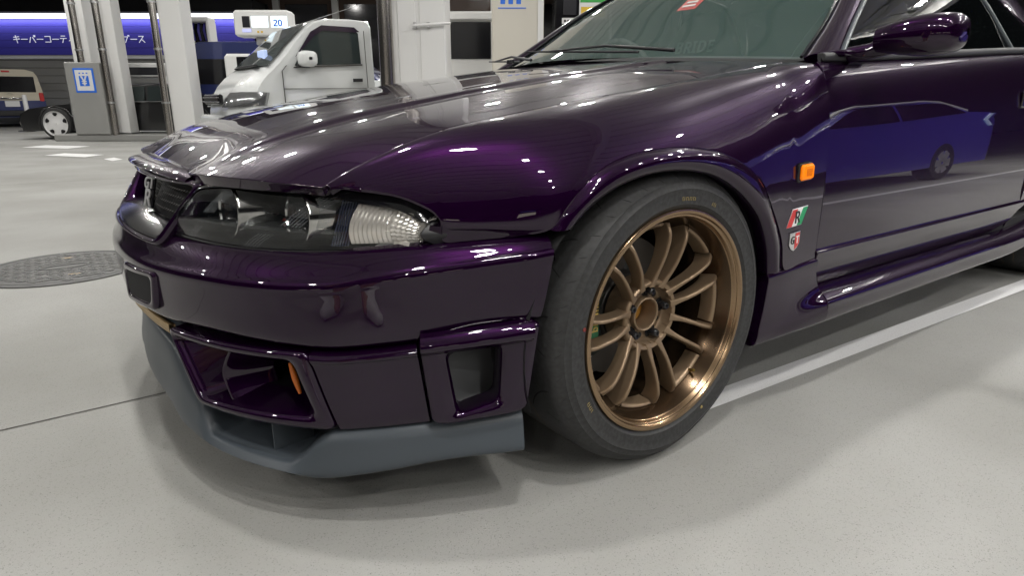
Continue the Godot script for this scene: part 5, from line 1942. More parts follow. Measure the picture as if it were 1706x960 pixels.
func shop() -> void:
	# broad white column with a rail, and the steel pipe left of it
	var t := thing("canopy_column", "wide white panelled column in front of the pickup's load bed", "column", "white columns that carry the canopy", site(-.85, 6.45), TURN)
	part_box("shaft", t, M.white_enamel, Vector3(0, 2.25, 0), Vector3(.50, 4.5, .5), .015)
	part_box("panel", t, M.white_enamel, Vector3(-.10, 1.9, .255), Vector3(.16, 3.8, .012), .004)
	part_box("panel", t, M.white_enamel, Vector3(.13, 1.9, .255), Vector3(.22, 3.8, .012), .004)
	var g := Geo.new()
	g.tube([Vector3(-.04, 1.43, .30), Vector3(.30, 1.45, .30)], [.012], 12)
	obj("rail", g, M.badge_white, t)
	for x in [-.02, .10]: part_box("rail_bracket", t, M.satin_silver, Vector3(x, 1.435, .275), Vector3(.03, .05, .05), .004)
	steel_pipe(-1.125, 6.1, .066, .0, "thick brownish steel pipe left of the wide white column, behind the bonnet")
	# white cabinet with dark windows
	t = thing("kiosk", "white kiosk with two dark windows, one above the other", "kiosk", "", site(-.60, 9.0), TURN)
	part_box("body", t, M.white_enamel, Vector3(0, 1.3, -.3), Vector3(1.0, 2.6, .5), .02)
	part_box("window", t, M.black_gloss, Vector3(.0, 1.55, -.045), Vector3(.64, .46, .02), .005)
	part_box("window", t, M.brown_glass, Vector3(.0, 2.12, -.045), Vector3(.64, .42, .02), .005)
	part_box("sill", t, M.white_enamel, Vector3(.0, 1.85, -.02), Vector3(.70, .10, .08), .015)
	# beige board
	t = thing("sign_board", "pale beige upright board with a blue underline at its top", "sign board", "", site(.06, 7.55), TURN)
	part_box("board", t, M.beige, Vector3(0, 1.35, 0), Vector3(.56, 2.7, .30), .02)
	part_box("edge_strip", t, M.white_enamel, Vector3(.245, 1.35, .153), Vector3(.06, 2.66, .008), .002)
	part_box("underline", t, M.sign_blue, Vector3(-.06, 1.735, .152), Vector3(.30, .010, .006), .001)
	for k in 3: part_box("letter_foot", t, M.sign_blue, Vector3(-.16 + k * .085, 1.80, .152), Vector3(.05, .05, .006), .008)
	# black machine with a notice
	t = thing("vending_machine", "black machine with a green and yellow poster, seen past the windscreen", "machine", "", site(.80, 7.95), TURN)
	part_box("cabinet", t, M.black_gloss, Vector3(0, 1.2, 0), Vector3(.66, 2.4, .5), .02)
	part_box("side_trim", t, M.satin_silver, Vector3(.30, 1.2, .256), Vector3(.035, 2.3, .012), .003)
	part_box("reader", t, M.screen_dark, Vector3(-.16, 1.80, .256), Vector3(.15, .20, .02), .005)
	var lb := part_box("label_plate", t, M.badge_white, Vector3(-.15, 1.64, .255), Vector3(.19, .065, .006), .002)
	for k in 4: part_box("label_print", lb, M.void_black, Vector3(-.21 + k * .036, 1.64, .2595), Vector3(.022, .024, .002), .001)
	var ps := part_box("poster", t, M.badge_white, Vector3(.10, 1.87, .255), Vector3(.31, .42, .006), .002)
	part_box("poster_field", ps, M.poster_green, Vector3(.10, 1.94, .259), Vector3(.29, .22, .003), .001)
	part_box("poster_field", ps, M.notice_yellow, Vector3(.10, 1.735, .259), Vector3(.27, .10, .003), .001)
	for q in [[.06, 1.95, .045], [.13, 1.90, .04], [.19, 1.97, .05]]:
		g = Geo.new()
		g.lathe([Vector2(.0005, .002), Vector2(q[2], .002), Vector2(q[2], 0)], Transform3D(Basis(), Vector3(q[0], q[1], .2605)), 18)
		obj("poster_dot", g, M.notice_yellow if q[2] < .05 else M.badge_red, ps)
	part_box("poster_square", ps, M.badge_white, Vector3(-.01, 1.97, .2615), Vector3(.05, .11, .002), .001)


# ---- vehicles: local x runs from nose to tail, z to the near side
func wheel_at(t: Node3D, c: Vector3, r: float, w: float, face: Material, holes: int, side := 1.0, tyre_ratio := .68) -> void:
	var X := Transform3D(Basis(Vector3.UP, 0.0 if side > 0 else PI), c)
	var g := Geo.new()
	g.lathe([Vector2(r * tyre_ratio, .0), Vector2(r * .8, .012), Vector2(r * .95, .004), Vector2(r, -.03), Vector2(r, -w + .03), Vector2(r * .9, -w)], X, 40)
	var o := obj("wheel", g, M.rubber, t)
	g = Geo.new()
	g.lathe([Vector2(r * tyre_ratio, .002), Vector2(r * (tyre_ratio - .05), .004), Vector2(r * (tyre_ratio - .09), -.03), Vector2(r * .02, -.012)], X, 40)
	obj("hub_cap", g, M.dark_iron if holes > 0 else face, o)
	for k in holes:
		var a := TAU * k / holes
		var p := PackedVector2Array([Vector2(.03, -.045) * r / .33, Vector2(r * (tyre_ratio - .06), -.075 * r / .33), Vector2(r * (tyre_ratio - .06), .075 * r / .33), Vector2(.03, .045) * r / .33])
		g = Geo.new()
		g.prism(p, -.02, .003, X * Transform3D(Basis(Vector3.BACK, a), Vector3.ZERO), .003)
		obj("spoke", g, face, o)

# body from a side outline: two flanks, rounded edges, a strip all round; the flanks lean in above belt
func side_body(g: Geo, prof: Array, w: float, belt: float, lean: float, rnd := .07) -> void:
	var P := []
	for q in [[-1.0, 1.0], [-1.0, .6], [-.82, .15], [-.6, .0], [.6, .0], [.82, .15], [1.0, .6], [1.0, 1.0]]:
		var row := PackedVector3Array()
		var cx := 0.0; var cy := 0.0
		for p in prof: cx += p[0] / prof.size(); cy += p[1] / prof.size()
		for p in prof:
			var inn: Vector2 = (Vector2(cx, cy) - Vector2(p[0], p[1])).normalized() * rnd * q[1]
			var y: float = p[1] + inn.y
			var half := w / 2 - lean * maxf(0.0, y - belt)
			row.append(Vector3(p[0] + inn.x, y, q[0] * half))
		P.append(row)
	g.grid(P, Vector3(prof[0][0] + 1.0, .8, 0), true)
	for s in [-1.0, 1.0]:
		var e: PackedVector3Array = P[P.size() - 1] if s > 0 else P[0]
		var q := PackedVector2Array()
		for p in e: q.append(Vector2(p.x, p.y))
		var ids := Geometry2D.triangulate_polygon(q)
		for k in range(0, ids.size(), 3): g.tri(e[ids[k]], e[ids[k + 1]], e[ids[k + 2]], Vector3(0, 0, s), Vector3(0, 0, s), Vector3(0, 0, s))

func plate(called: String, t: Node, m: Material, pts: Array, z: float, belt: float, lean: float, thick := .012) -> MeshInstance3D:
	# flat piece on the near flank that follows its lean
	var q := PackedVector2Array()
	for p in pts: q.append(Vector2(p[0], p[1]))
	var g := Geo.new()
	g.prism(q, -.01, thick, Transform3D(), .004)
	for i in g.v.size():
		g.v[i].z += z - lean * maxf(0.0, g.v[i].y - belt)
	return obj(called, g, m, t)


# round the front of a cab in plan
func bow(g: Geo) -> void:
	for i in g.v.size():
		var p := g.v[i]
		g.v[i].x += .24 * pow(absf(p.z) / .83, 3.0) * (1.0 - smoothstep(0.0, 1.25, p.x))
		if absf(p.z) > .5 and p.x < .9: g.n[i] = (g.n[i] + Vector3(-.0, 0, signf(p.z) * .45 * (1.0 - p.x))).normalized()

func pickup() -> void:
	var t := thing("pickup_truck", "white cab-over pickup truck facing left behind the bonnet", "truck", "", Vector3(.97, 0, -7.83))
	var g := Geo.new()
	side_body(g, [[0, .34], [-.02, .5], [0, .66], [.05, .84], [.13, .97], [.24, 1.08], [.37, 1.17], [.62, 1.37], [.87, 1.57], [1.10, 1.745], [1.22, 1.81], [1.40, 1.845], [1.7, 1.855], [1.97, 1.84], [2.0, 1.76], [2.0, .34]], 1.66, 1.15, .13, .06)
	bow(g)
	var cab := obj("cab", g, M.van_white, t)
	plate("side_window", cab, M.cab_glass, [[.86, 1.22], [1.77, 1.27], [1.775, 1.66], [1.70, 1.72], [1.27, 1.72], [1.12, 1.64]], .83, 1.15, .13)
	plate("window_visor", cab, M.visor, [[.88, 1.33], [1.12, 1.65], [1.27, 1.735], [1.72, 1.735], [1.79, 1.68], [1.70, 1.67], [1.28, 1.67], [1.16, 1.60]], .845, 1.15, .13)
	plate("door_gap", cab, M.joint, [[.70, .46], [.705, .46], [.695, 1.15], [.76, 1.22], [.755, 1.22], [.69, 1.15]], .822, 1.15, .13)
	plate("door_gap", cab, M.joint, [[1.86, .46], [1.865, .46], [1.865, 1.70], [1.86, 1.70]], .822, 1.15, .13)
	plate("door_handle", cab, M.black_trim, [[1.64, 1.03], [1.77, 1.035], [1.77, 1.08], [1.64, 1.075]], .835, 1.15, .13, .02)
	# windscreen
	g = Geo.new()
	var rows := []
	for q in [[.40, 1.20], [.74, 1.475], [1.075, 1.735]]:
		var w := PackedVector3Array()
		for k in 9:
			var f := lerpf(-1.0, 1.0, k / 8.0)
			w.append(Vector3(q[0] - .012, q[1] + .012, (.77 - .13 * (q[1] - 1.15)) * f))
		rows.append(w)
	g.grid(rows, Vector3(1.5, 1.0, 0))
	bow(g)
	obj("windscreen", g, M.cab_glass, cab)
	part_box("blue_card", cab, M.sign_sky, Vector3(.575, 1.33, .44), Vector3(.05, .17, .30), .01)
	part_box("wiper", cab, M.black_trim, Vector3(.42, 1.215, .25), Vector3(.06, .03, .8), .01)
	part_box("grille", cab, M.black_gloss, Vector3(.005, .80, 0), Vector3(.07, .13, .84), .02)
	for k in 2: part_box("grille_bar", cab, M.chrome, Vector3(-.03, .77 + k * .055, 0), Vector3(.03, .012, .84), .004)
	for s in [1.0, -1.0]:
		g = Geo.new()
		g.grid([PackedVector3Array([Vector3(-.015, .70, .44 * s), Vector3(.04, .705, .70 * s), Vector3(.20, .715, .835 * s), Vector3(.38, .73, .845 * s)]), PackedVector3Array([Vector3(.02, .80, .46 * s), Vector3(.06, .805, .72 * s), Vector3(.22, .81, .84 * s), Vector3(.41, .82, .845 * s)]), PackedVector3Array([Vector3(.09, .885, .48 * s), Vector3(.12, .89, .72 * s), Vector3(.27, .89, .835 * s), Vector3(.43, .885, .84 * s)])], Vector3(.6, .8, 0))
		for i in g.v.size(): g.v[i].x += .02 if absf(g.v[i].z) < .6 else .075
		obj("headlight", g, M.head_lens, cab)
		part_box("mirror_arm", cab, M.black_trim, Vector3(.96, 1.22, .86 * s), Vector3(.16, .05, .1), .01)
		g = Geo.new()
		var mr := []
		for f in [[.86, .03], [.875, .075], [.92, .098], [1.0, .10], [1.06, .09], [1.09, .07], [1.10, .02]]:
			var w := PackedVector3Array()
			for k in 16:
				var a := TAU * k / 16.0
				w.append(Vector3(.98 + signf(cos(a)) * pow(absf(cos(a)), .6) * f[1] * 1.15, 1.30 + signf(sin(a)) * pow(absf(sin(a)), .6) * f[1], f[0] * s))
			mr.append(w)
		g.grid(mr, Vector3(.98, 1.31, .97 * s), true)
		obj("mirror", g, M.van_white, cab)
		for x in [.55, 3.3]: wheel_at(t, Vector3(x, .29, .80 * s), .29, .2, M.wheel_silver, 0, s)
	plate("body_crease", cab, M.joint, [[.70, .93], [1.86, .95], [1.86, .956], [.70, .936]], .822, 1.15, .13)
	plate("seat_back", cab, M.wall_grey, [[1.36, 1.26], [1.50, 1.26], [1.46, 1.52], [1.40, 1.53]], .832, 1.15, .13, .006)
	plate("window_frame", cab, M.joint, [[.84, 1.19], [1.79, 1.25], [1.79, 1.265], [.85, 1.205]], .832, 1.15, .13, .008)
	part_box("front_bumper", t, M.van_white, Vector3(.03, .48, 0), Vector3(.14, .24, 1.62), .05)
	# antenna, seat backs, load bed
	g = Geo.new()
	g.tube([Vector3(.98, 1.72, .62), Vector3(1.9, 2.05, .66)], [.006, .003], 6)
	obj("aerial", g, M.satin_silver, t)
	part_box("bed_floor", t, M.van_white, Vector3(3.1, .72, 0), Vector3(2.1, .08, 1.62), .01)
	part_box("bed_side", t, M.van_white, Vector3(3.1, .93, .80), Vector3(2.1, .36, .04), .01)
	part_box("bed_side", t, M.van_white, Vector3(3.1, .93, -.80), Vector3(2.1, .36, .04), .01)
	part_box("tail_gate", t, M.van_white, Vector3(4.14, .93, 0), Vector3(.04, .36, 1.56), .01)
	part_box("chassis", t, M.void_black, Vector3(2.2, .45, 0), Vector3(3.6, .22, .9), .02)


func vans() -> void:
	# dark blue one-box van between the column and the pickup
	var t := thing("blue_van", "dark blue one-box van standing behind the white pickup", "van", "", site(-6.94, 14.9), TURN)
	var g := Geo.new()
	side_body(g, [[0, .30], [-.02, .7], [.04, 1.05], [.10, 1.5], [.2, 1.86], [.4, 1.98], [3.2, 2.0], [4.2, 1.2], [4.5, .95], [4.5, .3]], 1.7, 1.05, .10, .08)
	var b := obj("body", g, M.van_blue, t)
	plate("side_window", b, M.black_gloss, [[.32, 1.12], [1.5, 1.12], [1.5, 1.62], [.40, 1.62], [.30, 1.5]], .85, 1.05, .10)
	plate("side_window", b, M.black_gloss, [[1.6, 1.12], [2.9, 1.12], [2.8, 1.62], [1.6, 1.62]], .85, 1.05, .10)
	plate("trim_strip", b, M.badge_white, [[.02, .76], [4.2, .76], [4.2, .81], [.02, .81]], .85, 1.05, .10)
	part_box("tail_lamp", b, M.badge_red, Vector3(.0, 1.05, .72), Vector3(.06, .34, .12), .02)
	for x in [.85, 3.55]: wheel_at(t, Vector3(x, .30, .84), .30, .2, M.wheel_silver, 6)
	# cream and blue van seen from behind, at the left edge
	t = thing("two_tone_van", "cream over blue van seen from behind at the left edge", "van", "", site(-15.25, 20.3), TURN + .68)
	g = Geo.new()
	side_body(g, [[-.85, .36], [-.87, .8], [-.87, 1.0], [-.80, 1.5], [-.72, 1.66], [-.5, 1.73], [.5, 1.73], [.72, 1.66], [.80, 1.5], [.87, 1.0], [.87, .8], [.85, .36]], 4.4, 3.0, 0, .05)
	for i in g.v.size(): g.v[i].z -= 2.2
	b = obj("body", g, M.cream, t)
	g = Geo.new()
	side_body(g, [[-.875, .30], [-.885, .6], [-.88, .80], [.88, .80], [.885, .6], [.875, .30]], 4.44, 3.0, 0, .03)
	for i in g.v.size(): g.v[i].z -= 2.2
	obj("lower_body", g, M.van_blue, b)
	part_box("rear_window", b, M.black_gloss, Vector3(0, 1.27, .0), Vector3(1.34, .46, .03), .05)
	part_box("roof_lamp", b, M.badge_red, Vector3(0, 1.64, .0), Vector3(.2, .05, .03), .01)
	part_box("number_plate", b, M.badge_white, Vector3(.02, .70, .03), Vector3(.36, .17, .02), .004)
	part_box("plate_bar", b, M.chrome, Vector3(0, .86, .03), Vector3(.70, .05, .03), .01)
	g = Geo.new()
	g.tube([Vector3(-.07, .98, .02), Vector3(0, 1.02, .02), Vector3(.07, .98, .02), Vector3(0, .95, .02), Vector3(-.07, .98, .02)], [.008], 6, false)
	obj("emblem", g, M.chrome, b)
	for s in [-.78, .78]: part_box("tail_lamp", b, M.badge_red, Vector3(s, .90, .01), Vector3(.12, .26, .05), .02)
	part_box("rear_bumper", b, M.black_trim, Vector3(0, .42, .02), Vector3(1.7, .18, .1), .04)
	for s in [-.72, .72]:
		g = Geo.new()
		g.lathe([Vector2(.001, .1), Vector2(.32, .1), Vector2(.33, .06), Vector2(.33, -.1), Vector2(.001, -.12)], Transform3D(Basis(Vector3.UP, PI / 2), Vector3(s, .33, -.8)), 24)
		obj("wheel", g, M.rubber, t)


func sedan() -> void:
	var t := thing("black_sedan", "low black sedan with a white five-spoke wheel behind the pay box", "car", "", site(-10.4, 14.75), TURN)
	var g := Geo.new()
	side_body(g, [[.06, .16], [0, .35], [.06, .52], [.25, .62], [.8, .70], [1.45, .76], [1.9, .98], [2.3, 1.13], [3.1, 1.15], [3.8, .98], [4.2, .84], [4.7, .80], [4.78, .5], [4.7, .18]], 1.78, .75, .30, .10)
	var b := obj("body", g, M.car_black, t)
	plate("side_window", b, M.cab_glass, [[1.62, .78], [2.75, .78], [2.75, 1.07], [2.3, 1.07], [1.98, .96]], .885, .75, .30)
	plate("side_window", b, M.cab_glass, [[2.82, .78], [3.9, .80], [3.6, .98], [3.1, 1.08], [2.82, 1.08]], .885, .75, .30)
	plate("waist_trim", b, M.chrome, [[1.5, .755], [4.0, .765], [4.0, .78], [1.5, .77]], .885, .75, .30)
	g = Geo.new()
	g.grid([PackedVector3Array([Vector3(.06, .46, .55), Vector3(.18, .47, .78), Vector3(.50, .50, .885)]), PackedVector3Array([Vector3(.16, .58, .58), Vector3(.26, .60, .79), Vector3(.62, .61, .885)])], Vector3(1, .4, 0))
	obj("headlight", g, M.head_lens, b)
	part_box("air_intake", b, M.void_black, Vector3(.06, .30, .2), Vector3(.06, .12, 1.0), .01)
	part_box("splitter", b, M.chrome_dark, Vector3(.10, .17, .3), Vector3(.2, .03, 1.2), .01)
	for x in [.86, 3.75]:
		wheel_at(t, Vector3(x, .325, .94), .325, .22, M.badge_white, 0, 1.0, .84)
		for k in 5:
			var a := TAU * k / 5 + .3
			g = Geo.new()
			g.prism(PackedVector2Array([Vector2(.155, -.016), Vector2(.205, -.05), Vector2(.222, -.02), Vector2(.222, .02), Vector2(.205, .05), Vector2(.155, .016)]), -.03, -.006, Transform3D(Basis(Vector3.BACK, a), Vector3(x, .325, .945)), .004)
			obj("wheel_slot", g, M.void_black, t)
		g = Geo.new()
		g.tube([Vector3(x - .37, .20, .895), Vector3(x - .36, .42, .895), Vector3(x - .24, .60, .89), Vector3(x, .68, .885), Vector3(x + .24, .60, .89), Vector3(x + .36, .42, .895), Vector3(x + .37, .20, .895)], [.022], 8)
		obj("arch_edge", g, M.car_black, t)
	part_box("grille_bar", b, M.chrome, Vector3(.05, .44, .1), Vector3(.04, .05, .9), .01)


# the blue estate car on the other side of the bay, seen mirrored in the door
func blue_estate() -> void:
	var t := thing("blue_estate_car", "blue estate car with a pale blue chevron, parked opposite and mirrored in the coupe's door", "car", "", Vector3(3.15, 0, 3.98))
	var g := Geo.new()
	side_body(g, [[.05, .22], [0, .45], [.05, .72], [.3, .86], [1.1, 1.0], [1.35, 1.06], [2.0, 1.30], [2.3, 1.40], [3.7, 1.42], [4.0, 1.36], [4.6, 1.12], [5.2, 1.06], [5.35, .9], [5.36, .5], [5.3, .24]], 1.74, 1.04, .22, .09)
	for i in g.v.size(): g.v[i].z *= -1.0; g.n[i].z *= -1.0
	for i in range(0, g.v.size(), 3):
		var p := g.v[i + 1]; g.v[i + 1] = g.v[i + 2]; g.v[i + 2] = p
		p = g.n[i + 1]; g.n[i + 1] = g.n[i + 2]; g.n[i + 2] = p
	var b := obj("body", g, M.van_blue_bright, t)
	var W := [[1.55, 1.09], [3.0, 1.09], [3.0, 1.36], [2.25, 1.36]]
	for w in [[[1.55, 1.08], [2.85, 1.08], [2.85, 1.365], [2.26, 1.365], [1.98, 1.26]], [[2.93, 1.08], [4.45, 1.10], [4.02, 1.33], [3.75, 1.37], [2.93, 1.37]]]:
		var o := plate("side_window", b, M.black_gloss, w, .872, 1.04, .22)
		o.mesh = flipped(o.mesh)
	for x in [1.0, 4.0]: wheel_at(t, Vector3(x, .31, -.875), .31, .2, M.wheel_silver, 6, -1.0)
	var cv := plate("chevron", b, M.sign_sky, [[5.12, .80], [5.22, .80], [5.05, .92], [5.22, 1.03], [5.12, 1.03], [4.95, .92]], .872, 1.2, 0)
	cv.mesh = flipped(cv.mesh)
	var c2 := plate("chevron", b, M.panel_violet, [[5.24, .80], [5.30, .80], [5.16, .92], [5.30, 1.03], [5.24, 1.03], [5.07, .92]], .872, 1.2, 0)
	c2.mesh = flipped(c2.mesh)
	g = Geo.new()
	g.tube([Vector3(1.45, 1.12, -.80), Vector3(2.0, 1.345, -.76), Vector3(2.35, 1.435, -.73), Vector3(3.7, 1.45, -.73), Vector3(4.05, 1.385, -.745), Vector3(4.6, 1.15, -.80)], [.03], 8)
	obj("roof_rail", g, M.badge_white, b)
	for q in [[.03, .62, .5], [.03, .62, -.5]]: part_box("headlight", b, M.head_lens, Vector3(q[0], q[1], q[2]), Vector3(.08, .14, .4), .03)

func flipped(m: Mesh) -> ArrayMesh:   # to the far flank
	var a := m.surface_get_arrays(0)
	var g := Geo.new()
	g.v = a[Mesh.ARRAY_VERTEX]; g.n = a[Mesh.ARRAY_NORMAL]; g.uv = a[Mesh.ARRAY_TEX_UV]
	return g.mirrored().mesh()


func markings() -> void:
	# bay line of the opposite bay
	var w := Geo.new()
	w.quad(Vector3(2.0, .004, 2.74), Vector3(10.0, .004, 2.90), Vector3(10.0, .004, 2.82), Vector3(2.0, .004, 2.66), Vector3.UP)
	struct("line_marking", w, M.road_paint)
	# pale dashes on the far ground
	for q in [[-8.05, 11.7, 1.0, .30], [-6.55, 9.9, .8, .22], [-5.55, 9.2, .3, .12]]:
		w = Geo.new()
		var a := site(q[0] - q[2] / 2, q[1] - q[3], .004); var b := site(q[0] + q[2] / 2, q[1] - q[3] - .3, .004)
		var c := site(q[0] + q[2] / 2, q[1] + q[3] - .3, .004); var d := site(q[0] - q[2] / 2, q[1] + q[3], .004)
		w.quad(a, b, c, d, Vector3.UP)
		struct("line_marking", w, M.road_paint)
	var j := Geo.new()
	for z in [-6.2]: j.quad(Vector3(-30, .002, z), Vector3(30, .002, z), Vector3(30, .002, z + .008), Vector3(-30, .002, z + .008), Vector3.UP)
	struct("ground_joint", j, M.joint)
	# manhole cover
	var t := thing("manhole_cover", "round patterned iron manhole cover left of the car's nose", "manhole cover", "", Vector3(-1.02, 0, -2.02))
	var X := Transform3D(Basis(Vector3.RIGHT, -PI / 2), Vector3.ZERO)
	var g := Geo.new()
	g.lathe([Vector2(.36, .001), Vector2(.36, .006), Vector2(.335, .007), Vector2(.333, .004), Vector2(.325, .004), Vector2(.323, .0065), Vector2(.001, .0065)], X, 64)
	obj("plate", g, M.manhole, t)
	g = Geo.new()
	var s := .042
	for ix in range(-8, 9):
		for iz in range(-8, 9):
			var c := Vector3(ix * s, .0085, iz * s)
			if Vector2(c.x, c.z).length() > .295 or (absf(c.x) < .11 and absf(c.z) < .05): continue
			var turn := PI / 4 if (ix + iz) % 2 == 0 else -PI / 4
			for o in [-.009, .009]:
				g.box(c + Basis(Vector3.UP, turn) * Vector3(0, 0, o), Vector3(.040, .005, .007), .0015, Basis(Vector3.UP, turn))
	var rb := obj("raised_pattern", g, M.manhole_rib, t)
	rb.set_meta("kind", "stuff")
	g = Geo.new()
	var ov := []
	for k in 33: ov.append(Vector3(cos(TAU * k / 32) * .10, .009, sin(TAU * k / 32) * .042))
	g.tube(ov, [.004], 6, false)
	obj("maker_oval", g, M.manhole_rib, t)
	for q in [Vector3(.02, .008, -.20), Vector3(.03, .008, .20)]: part_box("lifting_slot", t, M.tan_edge, q, Vector3(.05, .004, .02), .001)


# lit shop fronts across the road behind the photographer; the bumper mirrors them
func roadside() -> void:
	var t := thing("shop_row", "row of lit shop fronts across the road, mirrored along the bumper", "building", "", Vector3(-24, 0, 24), 2.35)
	part_box("wall", t, M.brown_wall, Vector3(0, 1.9, -.3), Vector3(44, 3.8, .5), .02)
	for k in 14:
		var lit := k % 3 != 1
		part_box("shop_window", t, M.window_lit if lit else M.black_gloss, Vector3(-19.5 + k * 3.0, 1.25 + .1 * (k % 2), 0), Vector3(2.2, 1.3, .08), .02)
		if k % 4 == 0: part_box("shop_sign", t, M.sign_sky, Vector3(-19.5 + k * 3.0, 2.7, 0), Vector3(2.0, .5, .1), .02)
	part_box("pavement_edge", t, M.island_grey, Vector3(0, .06, 1.6), Vector3(44, .12, 3.0), .02)


# ---------------------------------------------------------------- the photographer, mirrored in the bumper
# smooth union of tapered capsules, meshed as surface nets
func cap(p: Vector3, a: Vector3, b: Vector3, ra: float, rb: float) -> float:
	var d := b - a
	var t := clampf((p - a).dot(d) / maxf(d.length_squared(), 1e-9), 0.0, 1.0)
	return (p - a - d * t).length() - lerpf(ra, rb, t)

func field(p: Vector3, B: Array, k: float) -> float:
	var r := 1e3
	for b in B:
		var d := cap(p, b[0], b[1], b[2], b[3])
		var h := maxf(k - absf(r - d), 0.0) / k
		r = minf(r, d) - h * h * k * .25
	return r

func nets(g: Geo, B: Array, cell: float, k: float) -> void:
	var near := {}
	for b in B:
		var n := maxi(1, int(ceil((b[1] - b[0]).length() / (cell * 2.0))))
		for i in n + 1:
			var t := float(i) / n
			var c: Vector3 = b[0].lerp(b[1], t)
			var r: float = lerpf(b[2], b[3], t) + cell * 2.0 + k * .3
			var inn := maxf(0.0, lerpf(b[2], b[3], t) - cell * 2.5)
			for x in range(int(floor((c.x - r) / cell)), int(ceil((c.x + r) / cell)) + 1):
				for y in range(int(floor((c.y - r) / cell)), int(ceil((c.y + r) / cell)) + 1):
					for z in range(int(floor((c.z - r) / cell)), int(ceil((c.z + r) / cell)) + 1):
						var d := (Vector3(x, y, z) * cell - c).length()
						if d < r and d > inn * .0: near[Vector3i(x, y, z)] = 0.0
	for q in near: near[q] = field(Vector3(q) * cell, B, k)
	var vert := {}
	var corner := [Vector3i(0, 0, 0), Vector3i(1, 0, 0), Vector3i(0, 1, 0), Vector3i(1, 1, 0), Vector3i(0, 0, 1), Vector3i(1, 0, 1), Vector3i(0, 1, 1), Vector3i(1, 1, 1)]
	var edge := [[0, 1], [2, 3], [4, 5], [6, 7], [0, 2], [1, 3], [4, 6], [5, 7], [0, 4], [1, 5], [2, 6], [3, 7]]
	for q in near:
		var f := []
		var ok := true
		for c in corner:
			if not near.has(q + c): ok = false; break
			f.append(near[q + c])
		if not ok: continue
		var s := Vector3.ZERO; var m := 0
		for e in edge:
			var a: float = f[e[0]]; var b: float = f[e[1]]
			if (a < 0.0) != (b < 0.0):
				s += Vector3(q + corner[e[0]]).lerp(Vector3(q + corner[e[1]]), a / (a - b)); m += 1
		if m: vert[q] = s / m * cell
	var nor := {}
	for q in vert:
		var p: Vector3 = vert[q]; var h := cell * .4
		nor[q] = Vector3(field(p + Vector3(h, 0, 0), B, k) - field(p - Vector3(h, 0, 0), B, k), field(p + Vector3(0, h, 0), B, k) - field(p - Vector3(0, h, 0), B, k), field(p + Vector3(0, 0, h), B, k) - field(p - Vector3(0, 0, h), B, k)).normalized()
	var axes := [Vector3i(1, 0, 0), Vector3i(0, 1, 0), Vector3i(0, 0, 1)]
	for q in near:
		for a in 3:
			var e: Vector3i = q + axes[a]
			if not near.has(e) or (near[q] < 0.0) == (near[e] < 0.0): continue
			var u: Vector3i = axes[(a + 1) % 3]; var w: Vector3i = axes[(a + 2) % 3]
			var c := [q, q - u, q - u - w, q - w]
			if not (vert.has(c[0]) and vert.has(c[1]) and vert.has(c[2]) and vert.has(c[3])): continue
			g.tri(vert[c[0]], vert[c[1]], vert[c[2]], nor[c[0]], nor[c[1]], nor[c[2]])
			g.tri(vert[c[0]], vert[c[2]], vert[c[3]], nor[c[0]], nor[c[2]], nor[c[3]])

